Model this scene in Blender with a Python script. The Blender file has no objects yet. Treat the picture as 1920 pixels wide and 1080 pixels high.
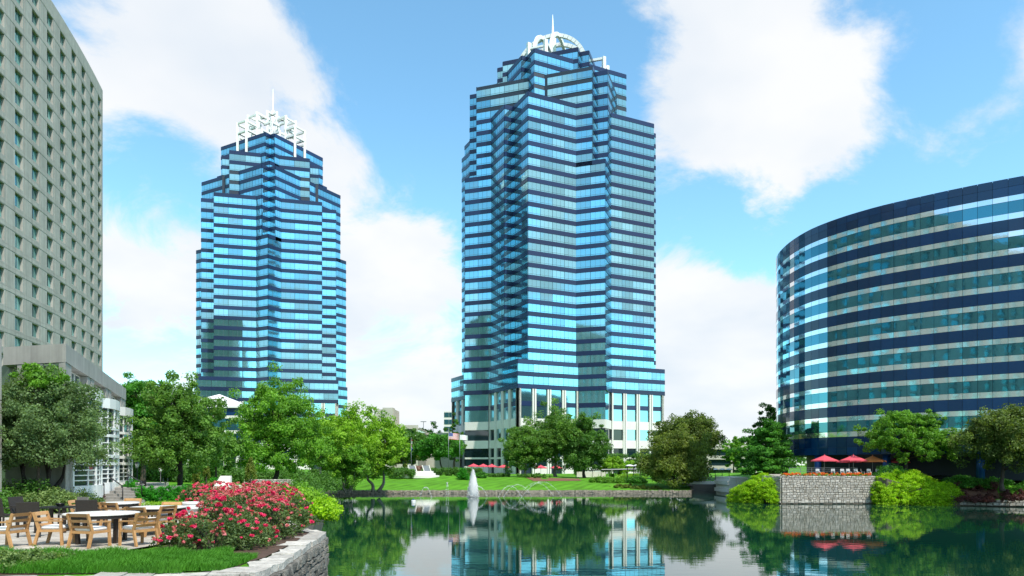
import bpy, math, random
import numpy as np
from mathutils import Vector, Matrix, geometry

random.seed(7)
RNG = np.random.default_rng(7)
PI = math.pi
SC = bpy.context.scene
COL = SC.collection

# ------------------------------------------------------------------ camera
F = 1340.0            # focal length in pixels of a 1920 wide picture
HOR = 872.0           # row of the horizon
EYE = 6.0
cam_data = bpy.data.cameras.new('camera')
cam = bpy.data.objects.new('camera', cam_data)
COL.objects.link(cam)
cam.location = (0, 0, EYE)
cam.rotation_euler = (PI / 2, 0, 0)
cam_data.sensor_width = 36
cam_data.lens = 36 * F / 1920
cam_data.shift_y = (HOR - 540) / 1920
cam_data.clip_start = 0.5
cam_data.clip_end = 9000
SC.camera = cam

def X(px, Y): return (px - 960) / F * Y
def Z(py, Y): return EYE - (py - HOR) / F * Y
def P(px, py, Y): return Vector((X(px, Y), Y, Z(py, Y)))

# ------------------------------------------------------------------ light
SUN_EL = math.radians(56)
SUN_AZ = math.radians(38)      # from straight behind the camera towards its right
SUN_DIR = Vector((math.sin(SUN_AZ) * math.cos(SUN_EL), -math.cos(SUN_AZ) * math.cos(SUN_EL), math.sin(SUN_EL)))
sd = bpy.data.lights.new('sun', 'SUN')
sd.energy = 3.9
sd.angle = math.radians(1.0)
sd.color = (1.0, 0.95, 0.87)
so = bpy.data.objects.new('sun', sd)
COL.objects.link(so)
so.rotation_euler = (-SUN_DIR).to_track_quat('-Z', 'Y').to_euler()

SC.view_settings.view_transform = 'Standard'
SC.view_settings.look = 'None'
SC.view_settings.exposure = 0.45
SC.view_settings.gamma = 1.0
SC.view_settings.use_curve_mapping = False
SC.cycles.max_bounces = 7
SC.cycles.transparent_max_bounces = 12
SC.cycles.diffuse_bounces = 3
SC.cycles.glossy_bounces = 5
SC.cycles.caustics_reflective = False
SC.cycles.caustics_refractive = False
SC.cycles.sample_clamp_indirect = 6.0
try:
    SC.cycles.use_denoising = True
    SC.cycles.denoiser = 'OPENIMAGEDENOISE'
except Exception:
    pass

# ------------------------------------------------------------------ world: sky with fair weather clouds
world = bpy.data.worlds.new('World')
SC.world = world
world.use_nodes = True
wt = world.node_tree
for n in list(wt.nodes): wt.nodes.remove(n)
def wn(t, **k):
    n = wt.nodes.new(t)
    for a, b in k.items(): setattr(n, a, b)
    return n
def wl(a, b): wt.links.new(a, b)
def wmath(op, a, b=None, c=None, clamp=False):
    n = wn('ShaderNodeMath', operation=op, use_clamp=clamp)
    for i, v in enumerate((a, b, c)):
        if v is None: continue
        if isinstance(v, (int, float)): n.inputs[i].default_value = v
        else: wl(v, n.inputs[i])
    return n.outputs[0]
w_out = wn('ShaderNodeOutputWorld')
w_bg = wn('ShaderNodeBackground')
w_bg.inputs[1].default_value = 0.1
wl(w_bg.outputs[0], w_out.inputs[0])
sky = wn('ShaderNodeTexSky', sky_type='NISHITA')
sky.sun_disc = False
sky.sun_elevation = SUN_EL
sky.sun_rotation = PI - SUN_AZ
sky.air_density = 1.0
sky.dust_density = 0.4
sky.ozone_density = 2.2
gain = wn('ShaderNodeMix', data_type='RGBA', blend_type='MULTIPLY')
gain.inputs[0].default_value = 1.0
gain.inputs[7].default_value = (1.65, 2.25, 2.1, 1)
wl(sky.outputs[0], gain.inputs[6])
tc = wn('ShaderNodeTexCoord')
sep = wn('ShaderNodeSeparateXYZ')
wl(tc.outputs['Generated'], sep.inputs[0])
# project the view direction on a flat cloud layer so that clouds flatten towards the horizon
zz = wmath('ADD', wmath('MAXIMUM', sep.outputs[2], 0.0), 0.34)
cx = wmath('DIVIDE', sep.outputs[0], zz)
cy = wmath('DIVIDE', sep.outputs[1], zz)
cmb = wn('ShaderNodeCombineXYZ')
wl(cx, cmb.inputs[0]); wl(cy, cmb.inputs[1]); cmb.inputs[2].default_value = 3.7
n1 = wn('ShaderNodeTexNoise')
n1.inputs['Scale'].default_value = 2.1
n1.inputs['Detail'].default_value = 10
n1.inputs['Roughness'].default_value = 0.64
n1.inputs['Distortion'].default_value = 0.5
wl(cmb.outputs[0], n1.inputs['Vector'])
def blob(px, py, r, w):
    d = Vector(((px - 960) / F, 1.0, (HOR - py) / F)).normalized()
    vm = wn('ShaderNodeVectorMath', operation='DOT_PRODUCT')
    wl(tc.outputs['Generated'], vm.inputs[0]); vm.inputs[1].default_value = d
    mr = wn('ShaderNodeMapRange', interpolation_type='SMOOTHSTEP')
    a = r / F
    mr.inputs[1].default_value = math.cos(a * 1.5); mr.inputs[2].default_value = math.cos(a * 0.25)
    mr.inputs[3].default_value = 0.0; mr.inputs[4].default_value = w
    wl(vm.outputs['Value'], mr.inputs[0])
    return mr.outputs[0]
CLOUDS = [(300, 90, 260, .42), (470, 150, 150, .18), (1370, 130, 210, .45), (1480, 240, 130, .2), (1740, 150, 130, .3), (700, 400, 150, .34),
          (690, 225, 110, .28), (270, 570, 150, .26), (740, 690, 180, .28), (1340, 600, 170, .3), (1330, 760, 140, .2), (300, 450, 80, .2),
          (850, 70, 270, -.40), (300, 350, 100, -.36), (640, 90, 120, -.25), (1450, 410, 110, -.38), (1760, 290, 150, -.4), (1720, 10, 130, -.5),
          (1290, 390, 80, -.25), (1640, 250, 110, .14), (560, 40, 90, .1), (1000, 230, 90, .1), (1230, 250, 80, .12), (1060, 300, 180, -.3), (780, 280, 70, -.12), (-760, 330, 520, -.3), (7600, -1500, 520, -.3), (700, 545, 70, -.14), (330, 660, 60, -.1), (1860, 165, 100, .22)]
acc = wmath('MULTIPLY_ADD', n1.outputs[0], 1.9, -0.46)
for b in CLOUDS: acc = wmath('ADD', acc, blob(*b))
hz = wn('ShaderNodeMapRange', interpolation_type='SMOOTHSTEP')
hz.inputs[1].default_value = 0.0; hz.inputs[2].default_value = 0.26; hz.inputs[3].default_value = 0.13; hz.inputs[4].default_value = 0.0
wl(sep.outputs[2], hz.inputs[0])
acc = wmath('ADD', acc, hz.outputs[0])
ramp = wn('ShaderNodeMapRange', interpolation_type='SMOOTHSTEP')
ramp.inputs[1].default_value = 0.41; ramp.inputs[2].default_value = 0.74
ramp.inputs[3].default_value = 0.0; ramp.inputs[4].default_value = 0.97
wl(acc, ramp.inputs[0])
# soft grey-blue modelling inside the clouds
n2 = wn('ShaderNodeTexNoise')
n2.inputs['Scale'].default_value = 3.2; n2.inputs['Detail'].default_value = 4.0
wl(cmb.outputs[0], n2.inputs['Vector'])
cr = wn('ShaderNodeMapRange')
cr.inputs[1].default_value = 0.3; cr.inputs[2].default_value = 0.65; cr.inputs[3].default_value = 0.0; cr.inputs[4].default_value = 1.0
wl(n2.outputs[0], cr.inputs[0])
ccol = wn('ShaderNodeMix', data_type='RGBA')
ccol.inputs[6].default_value = (5.9, 6.4, 7.0, 1); ccol.inputs[7].default_value = (7.35, 7.4, 7.45, 1)
wl(cr.outputs[0], ccol.inputs[0])
skymix = wn('ShaderNodeMix', data_type='RGBA')
wl(ramp.outputs[0], skymix.inputs[0]); wl(gain.outputs[2], skymix.inputs[6]); wl(ccol.outputs[2], skymix.inputs[7])
wl(skymix.outputs[2], w_bg.inputs[0])

# ------------------------------------------------------------------ materials
def hexmat(name, col, rough=0.6, metal=0.0, spec=0.5, noise=None, bump=None, col2=None, coat=0.0, streak=None):
    """Principled material; noise=(scale, contrast) varies the colour, bump=(scale, strength, distance)."""
    m = bpy.data.materials.new(name)
    m.use_nodes = True
    t = m.node_tree
    b = t.nodes['Principled BSDF']
    b.inputs['Base Color'].default_value = (*col, 1)
    b.inputs['Roughness'].default_value = rough
    b.inputs['Metallic'].default_value = metal
    b.inputs['Specular IOR Level'].default_value = spec
    if coat: b.inputs['Coat Weight'].default_value = coat
    if noise or bump:
        tcn = t.nodes.new('ShaderNodeTexCoord')
        geo = t.nodes.new('ShaderNodeNewGeometry')
    if noise:
        nz = t.nodes.new('ShaderNodeTexNoise')
        nz.inputs['Scale'].default_value = noise[0]; nz.inputs['Detail'].default_value = 6
        nz.inputs['Roughness'].default_value = 0.65
        t.links.new(geo.outputs['Position'], nz.inputs['Vector'])
        mr = t.nodes.new('ShaderNodeMapRange')
        mr.inputs[1].default_value = 0.3; mr.inputs[2].default_value = 0.7
        t.links.new(nz.outputs[0], mr.inputs[0])
        mx = t.nodes.new('ShaderNodeMix'); mx.data_type = 'RGBA'
        k = noise[1]
        c2 = col2 if col2 else tuple(c * (1 - k) for c in col)
        mx.inputs[6].default_value = (*c2, 1); mx.inputs[7].default_value = (*col, 1)
        t.links.new(mr.outputs[0], mx.inputs[0])
        t.links.new(mx.outputs[2], b.inputs['Base Color'])
    if streak:      # rain streaks: noise drawn out vertically
        mp = t.nodes.new('ShaderNodeMapping'); mp.inputs['Scale'].default_value = (1.6, 1.6, 0.05)
        t.links.new(geo.outputs['Position'], mp.inputs['Vector'])
        ns = t.nodes.new('ShaderNodeTexNoise'); ns.inputs['Scale'].default_value = 1.3; ns.inputs['Detail'].default_value = 8; ns.inputs['Roughness'].default_value = 0.7
        t.links.new(mp.outputs[0], ns.inputs['Vector'])
        sr = t.nodes.new('ShaderNodeMapRange'); sr.inputs[1].default_value = 0.35; sr.inputs[2].default_value = 0.6; sr.inputs[3].default_value = 1 - streak; sr.inputs[4].default_value = 1.05
        t.links.new(ns.outputs[0], sr.inputs[0])
        sm = t.nodes.new('ShaderNodeMix'); sm.data_type = 'RGBA'; sm.blend_type = 'MULTIPLY'; sm.inputs[0].default_value = 1
        cc_ = t.nodes.new('ShaderNodeCombineColor')
        for i in range(3): t.links.new(sr.outputs[0], cc_.inputs[i])
        t.links.new(b.inputs['Base Color'].links[0].from_socket, sm.inputs[6]); t.links.new(cc_.outputs[0], sm.inputs[7]); t.links.new(sm.outputs[2], b.inputs['Base Color'])
    if bump:
        nb = t.nodes.new('ShaderNodeTexNoise')
        nb.inputs['Scale'].default_value = bump[0]; nb.inputs['Detail'].default_value = 5
        t.links.new(geo.outputs['Position'], nb.inputs['Vector'])
        bp = t.nodes.new('ShaderNodeBump')
        bp.inputs['Strength'].default_value = bump[1]; bp.inputs['Distance'].default_value = bump[2]
        t.links.new(nb.outputs[0], bp.inputs['Height'])
        t.links.new(bp.outputs[0], b.inputs['Normal'])
    return m

def randomise(m, amount=0.25, hue=None):
    """Give each object that carries the material its own brightness (Object Info random)."""
    t = m.node_tree
    b = t.nodes['Principled BSDF']
    oi = t.nodes.new('ShaderNodeObjectInfo')
    mr = t.nodes.new('ShaderNodeMapRange')
    mr.inputs[3].default_value = 1 - amount; mr.inputs[4].default_value = 1 + amount * 0.6
    t.links.new(oi.outputs['Random'], mr.inputs[0])
    mx = t.nodes.new('ShaderNodeMix'); mx.data_type = 'RGBA'; mx.blend_type = 'MULTIPLY'
    mx.inputs[0].default_value = 1
    old = b.inputs['Base Color']
    if old.is_linked:
        t.links.new(old.links[0].from_socket, mx.inputs[6])
    else:
        mx.inputs[6].default_value = old.default_value
    cmbn = t.nodes.new('ShaderNodeCombineColor')
    for i in range(3): t.links.new(mr.outputs[0], cmbn.inputs[i])
    t.links.new(cmbn.outputs[0], mx.inputs[7])
    t.links.new(mx.outputs[2], b.inputs['Base Color'])
    return m

def leafmat(name, dark, light, trans=0.4, rough=0.55):
    m = bpy.data.materials.new(name)
    m.use_nodes = True
    t = m.node_tree
    b = t.nodes['Principled BSDF']
    b.inputs['Roughness'].default_value = rough
    b.inputs['Specular IOR Level'].default_value = 0.3
    dark = tuple(min(c * 1.6, .96) for c in dark); light = tuple(min(c * 1.5, .96) for c in light)
    at = t.nodes.new('ShaderNodeAttribute'); at.attribute_name = 'leaf'
    mx = t.nodes.new('ShaderNodeMix'); mx.data_type = 'RGBA'
    mx.inputs[6].default_value = (*dark, 1); mx.inputs[7].default_value = (*light, 1)
    t.links.new(at.outputs['Fac'], mx.inputs[0])
    t.links.new(mx.outputs[2], b.inputs['Base Color'])
    tr = t.nodes.new('ShaderNodeBsdfTranslucent')
    br = t.nodes.new('ShaderNodeMix'); br.data_type = 'RGBA'; br.blend_type = 'MULTIPLY'
    br.inputs[0].default_value = 1; br.inputs[7].default_value = (1.5, 1.5, 0.7, 1) if light[2] < .5 else (1, 1, 1, 1)
    t.links.new(mx.outputs[2], br.inputs[6]); t.links.new(br.outputs[2], tr.inputs['Color'])
    ms = t.nodes.new('ShaderNodeMixShader'); ms.inputs[0].default_value = trans
    t.links.new(b.outputs[0], ms.inputs[1]); t.links.new(tr.outputs[0], ms.inputs[2])
    t.links.new(ms.outputs[0], t.nodes['Material Output'].inputs['Surface'])
    return m

M = {}
M['concrete'] = randomise(hexmat('concrete', (0.435, 0.415, 0.38), 0.85, noise=(0.9, 0.2), bump=(14, 0.25, 0.02), streak=0.2), 0.09)
M['concrete_wall'] = hexmat('concrete_wall', (0.435, 0.415, 0.38), 0.85, noise=(1.1, 0.2), bump=(14, 0.25, 0.02), streak=0.2)
M['joint'] = hexmat('joint', (0.09, 0.09, 0.085), 0.9)
M['pale_concrete'] = hexmat('pale_concrete', (0.52, 0.49, 0.42), 0.85, noise=(0.3, 0.2))
M['white_stone'] = randomise(hexmat('white_stone', (0.80, 0.77, 0.72), 0.7, noise=(0.4, 0.1)), 0.05)
M['white_paint'] = hexmat('white_paint', (0.80, 0.80, 0.78), 0.45, noise=(1.5, 0.06))
M['crown_white'] = hexmat('crown_white', (0.82, 0.81, 0.79), 0.45)
M['tower_glass'] = randomise(hexmat('tower_glass', (0.34, 0.69, 0.78), 0.05, metal=0.92, bump=(0.22, 0.5, 0.02)), 0.3)
M['tower_spandrel'] = randomise(hexmat('tower_spandrel', (0.014, 0.028, 0.085), 0.2, spec=0.5), 0.25)
M['tower_core'] = hexmat('tower_core', (0.015, 0.028, 0.05), 0.5)
M['mullion'] = hexmat('mullion', (0.10, 0.14, 0.17), 0.4)
M['roof_grey'] = hexmat('roof_grey', (0.22, 0.22, 0.22), 0.9)
M['navy_panel'] = randomise(hexmat('navy_panel', (0.003, 0.036, 0.12), 0.1, spec=0.6, bump=(0.4, 0.4, 0.012)), 0.3)
M['bright_strip'] = randomise(hexmat('bright_strip', (0.86, 0.88, 0.90), 0.05, metal=0.92, bump=(0.4, 0.4, 0.012)), 0.06)
M['teal_glass'] = randomise(hexmat('teal_glass', (0.085, 0.27, 0.34), 0.03, metal=0.86, bump=(0.4, 0.4, 0.012)), 0.22)
M['dark_glass'] = randomise(hexmat('dark_glass', (0.012, 0.03, 0.035), 0.04, spec=0.8), 0.3)
M['hotel_glass'] = randomise(hexmat('hotel_glass', (0.26, 0.62, 0.62), 0.04, metal=0.85), 0.4)
M['bay_glass'] = randomise(hexmat('bay_glass', (0.10, 0.13, 0.14), 0.04, metal=0.55), 0.3)
M['blue_column'] = hexmat('blue_column', (0.01, 0.08, 0.30), 0.3)
M['black_metal'] = hexmat('black_metal', (0.012, 0.012, 0.013), 0.4)
M['grey_metal'] = hexmat('grey_metal', (0.25, 0.26, 0.27), 0.4, metal=0.6)
M['wood'] = randomise(hexmat('wood', (0.55, 0.30, 0.12), 0.5, noise=(9, 0.3)), 0.14)
M['cushion'] = hexmat('cushion', (0.80, 0.79, 0.77), 0.9)
M['table_stone'] = hexmat('table_stone', (0.76, 0.73, 0.68), 0.4, noise=(6, 0.12))
M['dark_wood'] = hexmat('dark_wood', (0.022, 0.014, 0.010), 0.45)
M['wicker'] = hexmat('wicker', (0.028, 0.022, 0.018), 0.6, bump=(90, 0.6, 0.01))
M['grey_wicker'] = hexmat('grey_wicker', (0.16, 0.15, 0.14), 0.7, bump=(90, 0.6, 0.01))
M['stone_near'] = randomise(hexmat('stone_near', (0.27, 0.25, 0.215), 0.9, noise=(9, 0.65), bump=(26, 1.0, 0.06)), 0.45)
M['stone_cap'] = randomise(hexmat('stone_cap', (0.60, 0.56, 0.50), 0.9, noise=(5, 0.5), bump=(16, 0.9, 0.03)), 0.25)
M['mortar_dark'] = hexmat('mortar_dark', (0.045, 0.042, 0.036), 0.95)
M['stone_far'] = randomise(hexmat('stone_far', (0.56, 0.53, 0.48), 0.9, noise=(2.5, 0.4), bump=(9, 0.8, 0.04), col2=(0.36, 0.31, 0.24)), 0.25)
M['mortar_mid'] = hexmat('mortar_mid', (0.16, 0.13, 0.10), 0.95)
M['kerb_stone'] = hexmat('kerb_stone', (0.50, 0.43, 0.34), 0.9, noise=(3.2, 0.8))
M['step_stone'] = hexmat('step_stone', (0.34, 0.32, 0.29), 0.85, noise=(5, 0.35))
M['bark'] = hexmat('bark', (0.085, 0.065, 0.05), 0.9, noise=(5, 0.5), bump=(14, 0.9, 0.05))
M['dark_bark'] = hexmat('dark_bark', (0.035, 0.028, 0.024), 0.9, noise=(5, 0.5), bump=(14, 0.9, 0.05))
M['pale_bark'] = hexmat('pale_bark', (0.30, 0.26, 0.21), 0.9, noise=(3, 0.5))
M['red_canvas'] = hexmat('red_canvas', (0.62, 0.07, 0.10), 0.8)
M['orange_canvas'] = hexmat('orange_canvas', (0.70, 0.20, 0.05), 0.8)
M['soil'] = hexmat('soil', (0.10, 0.055, 0.035), 0.95, noise=(2.0, 0.5))
M['mulch'] = hexmat('mulch', (0.22, 0.10, 0.06), 0.95, noise=(3.0, 0.45))
M['flag_red'] = hexmat('flag_red', (0.55, 0.03, 0.04), 0.8)
M['flag_white'] = hexmat('flag_white', (0.82, 0.82, 0.82), 0.8)
M['flag_blue'] = hexmat('flag_blue', (0.02, 0.05, 0.32), 0.8)
M['bronze'] = hexmat('bronze', (0.16, 0.07, 0.035), 0.5, noise=(3, 0.5))
M['plaque'] = hexmat('plaque', (0.22, 0.24, 0.27), 0.35)
M['spray'] = leafmat('spray', (0.95, 0.95, 0.95), (0.95, 0.95, 0.95), 0.5)
M['lamp_glass'] = hexmat('lamp_glass', (0.75, 0.75, 0.72), 0.2)

# leaves: (dark, light)
LV = {}
LV['olive'] = leafmat('leaf_olive_grey', (0.036, 0.066, 0.024), (0.15, 0.235, 0.09))
LV['mid'] = leafmat('leaf_mid', (0.034, 0.085, 0.014), (0.135, 0.26, 0.042))
LV['fresh'] = leafmat('leaf_fresh', (0.04, 0.11, 0.012), (0.15, 0.32, 0.03))
LV['lime'] = leafmat('leaf_lime', (0.07, 0.15, 0.010), (0.22, 0.39, 0.03))
LV['deep'] = leafmat('leaf_deep', (0.024, 0.07, 0.013), (0.10, 0.22, 0.036))
LV['khaki'] = leafmat('leaf_khaki', (0.046, 0.072, 0.012), (0.18, 0.235, 0.045))
LV['brown'] = leafmat('leaf_brown_green', (0.034, 0.058, 0.011), (0.125, 0.18, 0.036))
LV['emerald'] = leafmat('leaf_emerald', (0.018, 0.075, 0.010), (0.085, 0.26, 0.03))
LV['hedge'] = leafmat('leaf_hedge', (0.010, 0.085, 0.006), (0.05, 0.28, 0.015))
LV['acid'] = leafmat('leaf_acid', (0.095, 0.21, 0.006), (0.33, 0.50, 0.014))
LV['rose'] = leafmat('leaf_rose', (0.028, 0.052, 0.018), (0.13, 0.19, 0.065))
LV['bloom'] = leafmat('petal_red', (0.36, 0.008, 0.035), (0.62, 0.05, 0.16), 0.25)
LV['faded'] = leafmat('petal_faded', (0.30, 0.05, 0.055), (0.50, 0.17, 0.17), 0.25)
LV['plum'] = leafmat('leaf_plum', (0.035, 0.014, 0.014), (0.14, 0.055, 0.05))
LV['orange'] = leafmat('petal_orange', (0.45, 0.06, 0.01), (0.75, 0.20, 0.03), 0.25)
LV['grass'] = leafmat('blade_grass', (0.014, 0.075, 0.005), (0.075, 0.22, 0.02), 0.35)
LV['cypress'] = leafmat('leaf_cypress', (0.05, 0.075, 0.012), (0.19, 0.23, 0.045))
LV['variegated'] = leafmat('leaf_variegated', (0.03, 0.07, 0.015), (0.20, 0.27, 0.09))

# grass and ground, all from position
def groundmat():
    m = bpy.data.materials.new('lawn_grass'); m.use_nodes = True
    t = m.node_tree; b = t.nodes['Principled BSDF']
    geo = t.nodes.new('ShaderNodeNewGeometry')
    n = t.nodes.new('ShaderNodeTexNoise'); n.inputs['Scale'].default_value = 0.35; n.inputs['Detail'].default_value = 8
    t.links.new(geo.outputs['Position'], n.inputs['Vector'])
    n3 = t.nodes.new('ShaderNodeTexNoise'); n3.inputs['Scale'].default_value = 9; n3.inputs['Detail'].default_value = 4
    t.links.new(geo.outputs['Position'], n3.inputs['Vector'])
    # mown stripes
    w = t.nodes.new('ShaderNodeTexWave'); w.inputs['Scale'].default_value = 0.16; w.inputs['Distortion'].default_value = 1.2
    mp = t.nodes.new('ShaderNodeMapping'); mp.inputs['Rotation'].default_value = (0, 0, math.radians(28))
    t.links.new(geo.outputs['Position'], mp.inputs['Vector']); t.links.new(mp.outputs[0], w.inputs['Vector'])
    a = t.nodes.new('ShaderNodeMath'); a.operation = 'MULTIPLY_ADD'; a.inputs[1].default_value = 0.25
    t.links.new(w.outputs['Fac'], a.inputs[0]); t.links.new(n.outputs[0], a.inputs[2])
    a2 = t.nodes.new('ShaderNodeMath'); a2.operation = 'MULTIPLY_ADD'; a2.inputs[1].default_value = 0.45
    t.links.new(n3.outputs[0], a2.inputs[0]); t.links.new(a.outputs[0], a2.inputs[2])
    r = t.nodes.new('ShaderNodeValToRGB')
    r.color_ramp.elements[0].position = 0.42; r.color_ramp.elements[0].color = (0.04, 0.11, 0.006, 1)
    r.color_ramp.elements[1].position = 1.0; r.color_ramp.elements[1].color = (0.10, 0.285, 0.016, 1)
    t.links.new(a2.outputs[0], r.inputs[0]); t.links.new(r.outputs[0], b.inputs['Base Color'])
    b.inputs['Roughness'].default_value = 0.9; b.inputs['Specular IOR Level'].default_value = 0.15
    bp = t.nodes.new('ShaderNodeBump'); bp.inputs['Strength'].default_value = 0.6; bp.inputs['Distance'].default_value = 0.06
    t.links.new(n3.outputs[0], bp.inputs['Height']); t.links.new(bp.outputs[0], b.inputs['Normal'])
    return m
M['lawn'] = groundmat()

def pavingmat():
    m = bpy.data.materials.new('paving'); m.use_nodes = True
    t = m.node_tree; b = t.nodes['Principled BSDF']
    geo = t.nodes.new('ShaderNodeNewGeometry')
    br = t.nodes.new('ShaderNodeTexBrick')
    br.inputs['Scale'].default_value = 1.0
    br.inputs['Brick Width'].default_value = 0.42; br.inputs['Row Height'].default_value = 0.22
    br.inputs['Mortar Size'].default_value = 0.012
    br.inputs['Color1'].default_value = (0.55, 0.50, 0.43, 1); br.inputs['Color2'].default_value = (0.42, 0.38, 0.33, 1)
    br.inputs['Mortar'].default_value = (0.26, 0.23, 0.19, 1)
    t.links.new(geo.outputs['Position'], br.inputs['Vector'])
    n = t.nodes.new('ShaderNodeTexNoise'); n.inputs['Scale'].default_value = 1.4; n.inputs['Detail'].default_value = 7
    t.links.new(geo.outputs['Position'], n.inputs['Vector'])
    mx = t.nodes.new('ShaderNodeMix'); mx.data_type = 'RGBA'; mx.blend_type = 'MULTIPLY'; mx.inputs[0].default_value = 0.5
    t.links.new(br.outputs['Color'], mx.inputs[6])
    r = t.nodes.new('ShaderNodeValToRGB')
    r.color_ramp.elements[0].position = 0.35; r.color_ramp.elements[0].color = (0.6, 0.58, 0.55, 1)
    r.color_ramp.elements[1].position = 0.65; r.color_ramp.elements[1].color = (1, 1, 1, 1)
    t.links.new(n.outputs[0], r.inputs[0]); t.links.new(r.outputs[0], mx.inputs[7])
    t.links.new(mx.outputs[2], b.inputs['Base Color'])
    b.inputs['Roughness'].default_value = 0.85
    bp = t.nodes.new('ShaderNodeBump'); bp.inputs['Strength'].default_value = 0.5; bp.inputs['Distance'].default_value = 0.01; bp.invert = True
    t.links.new(br.outputs['Fac'], bp.inputs['Height']); t.links.new(bp.outputs[0], b.inputs['Normal'])
    return m
M['paving'] = pavingmat()

def watermat():
    m = bpy.data.materials.new('lake_water'); m.use_nodes = True
    t = m.node_tree; b = t.nodes['Principled BSDF']
    b.inputs['Base Color'].default_value = (0.003, 0.034, 0.022, 1)
    b.inputs['Roughness'].default_value = 0.012
    b.inputs['IOR'].default_value = 1.55
    b.inputs['Specular IOR Level'].default_value = 0.62
    geo = t.nodes.new('ShaderNodeNewGeometry')
    mp = t.nodes.new('ShaderNodeMapping'); mp.inputs['Scale'].default_value = (0.55, 1.5, 1)
    t.links.new(geo.outputs['Position'], mp.inputs['Vector'])
    n = t.nodes.new('ShaderNodeTexNoise'); n.inputs['Scale'].default_value = 1.1; n.inputs['Detail'].default_value = 4; n.inputs['Roughness'].default_value = 0.45
    t.links.new(mp.outputs[0], n.inputs['Vector'])
    bp = t.nodes.new('ShaderNodeBump'); bp.inputs['Strength'].default_value = 0.12; bp.inputs['Distance'].default_value = 0.025
    t.links.new(n.outputs[0], bp.inputs['Height']); t.links.new(bp.outputs[0], b.inputs['Normal'])
    return m
M['water'] = watermat()

# ------------------------------------------------------------------ mesh helpers
class MB:
    def __init__(s): s.v = []; s.f = []; s.m = []
    def add(s, vs, fs, mi=0):
        o = len(s.v); s.v.extend(tuple(p) for p in vs)
        s.f.extend(tuple(i + o for i in f) for f in fs); s.m.extend([mi] * len(fs))
    def obox(s, c, ax, ay, az, mi=0):
        c = Vector(c); ax = Vector(ax); ay = Vector(ay); az = Vector(az)
        vs = [c + ax * i + ay * j + az * k for k in (-1, 1) for j in (-1, 1) for i in (-1, 1)]
        s.add(vs, [(0, 2, 3, 1), (4, 5, 7, 6), (0, 1, 5, 4), (2, 6, 7, 3), (0, 4, 6, 2), (1, 3, 7, 5)], mi)
        return s
    def box(s, x0, x1, y0, y1, z0, z1, mi=0):
        return s.obox(((x0 + x1) / 2, (y0 + y1) / 2, (z0 + z1) / 2), ((x1 - x0) / 2, 0, 0), (0, (y1 - y0) / 2, 0), (0, 0, (z1 - z0) / 2), mi)
    def bar(s, p, q, w, h=None, up=(0, 0, 1), mi=0):
        p = Vector(p); q = Vector(q); d = (q - p)
        L = d.length; d = d / L; up = Vector(up)
        if abs(d.dot(up)) > 0.98: up = Vector((0, 1, 0))
        a = d.cross(up).normalized(); b = a.cross(d)
        h = w if h is None else h
        return s.obox((p + q) / 2, a * w / 2, d * L / 2, b * h / 2, mi)
    def tube(s, pts, rads, n=7, mi=0):
        pts = [Vector(p) for p in pts]
        if not hasattr(rads, '__len__'): rads = [rads] * len(pts)
        o = len(s.v); prev = None
        for i, p in enumerate(pts):
            d = (pts[min(i + 1, len(pts) - 1)] - pts[max(i - 1, 0)]).normalized()
            if prev is None:
                a = d.cross(Vector((0.31, 0.17, 0.93)) if abs(d.z) < .9 else Vector((1, 0.1, 0))).normalized()
            else:
                a = (prev - d * prev.dot(d)).normalized()
            prev = a; b = d.cross(a)
            for k in range(n):
                t = 2 * PI * k / n
                s.v.append(tuple(p + (a * math.cos(t) + b * math.sin(t)) * rads[i]))
        for i in range(len(pts) - 1):
            for k in range(n):
                k2 = (k + 1) % n
                s.f.append((o + i * n + k, o + i * n + k2, o + (i + 1) * n + k2, o + (i + 1) * n + k)); s.m.append(mi)
        s.f.append(tuple(o + k for k in range(n))[::-1]); s.m.append(mi)
        s.f.append(tuple(o + (len(pts) - 1) * n + k for k in range(n))); s.m.append(mi)
        return s
    def lathe(s, prof, n=16, c=(0, 0, 0), mi=0):
        o = len(s.v); c = Vector(c)
        for r, z in prof:
            for k in range(n):
                t = 2 * PI * k / n
                s.v.append((c.x + r * math.cos(t), c.y + r * math.sin(t), c.z + z))
        for i in range(len(prof) - 1):
            for k in range(n):
                k2 = (k + 1) % n
                s.f.append((o + i * n + k, o + i * n + k2, o + (i + 1) * n + k2, o + (i + 1) * n + k)); s.m.append(mi)
        s.f.append(tuple(o + k for k in range(n))[::-1]); s.m.append(mi)
        s.f.append(tuple(o + (len(prof) - 1) * n + k for k in range(n))); s.m.append(mi)
        return s
    def prism(s, poly, z0, z1, mi=0):
        n = len(poly)
        vs = [(x, y, z0) for x, y in poly] + [(x, y, z1) for x, y in poly]
        fs = [(i, (i + 1) % n, n + (i + 1) % n, n + i) for i in range(n)] + [tuple(range(n))[::-1], tuple(range(n, 2 * n))]
        s.add(vs, fs, mi)
        return s

def mesh_of(name, mb, mats, smooth=False):
    me = bpy.data.meshes.new(name)
    me.from_pydata(mb.v, [], mb.f)
    for m in (mats if isinstance(mats, (list, tuple)) else [mats]): me.materials.append(m)
    if any(mb.m): me.polygons.foreach_set('material_index', mb.m)
    if smooth: me.polygons.foreach_set('use_smooth', [True] * len(me.polygons))
    me.update()
    return me

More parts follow.
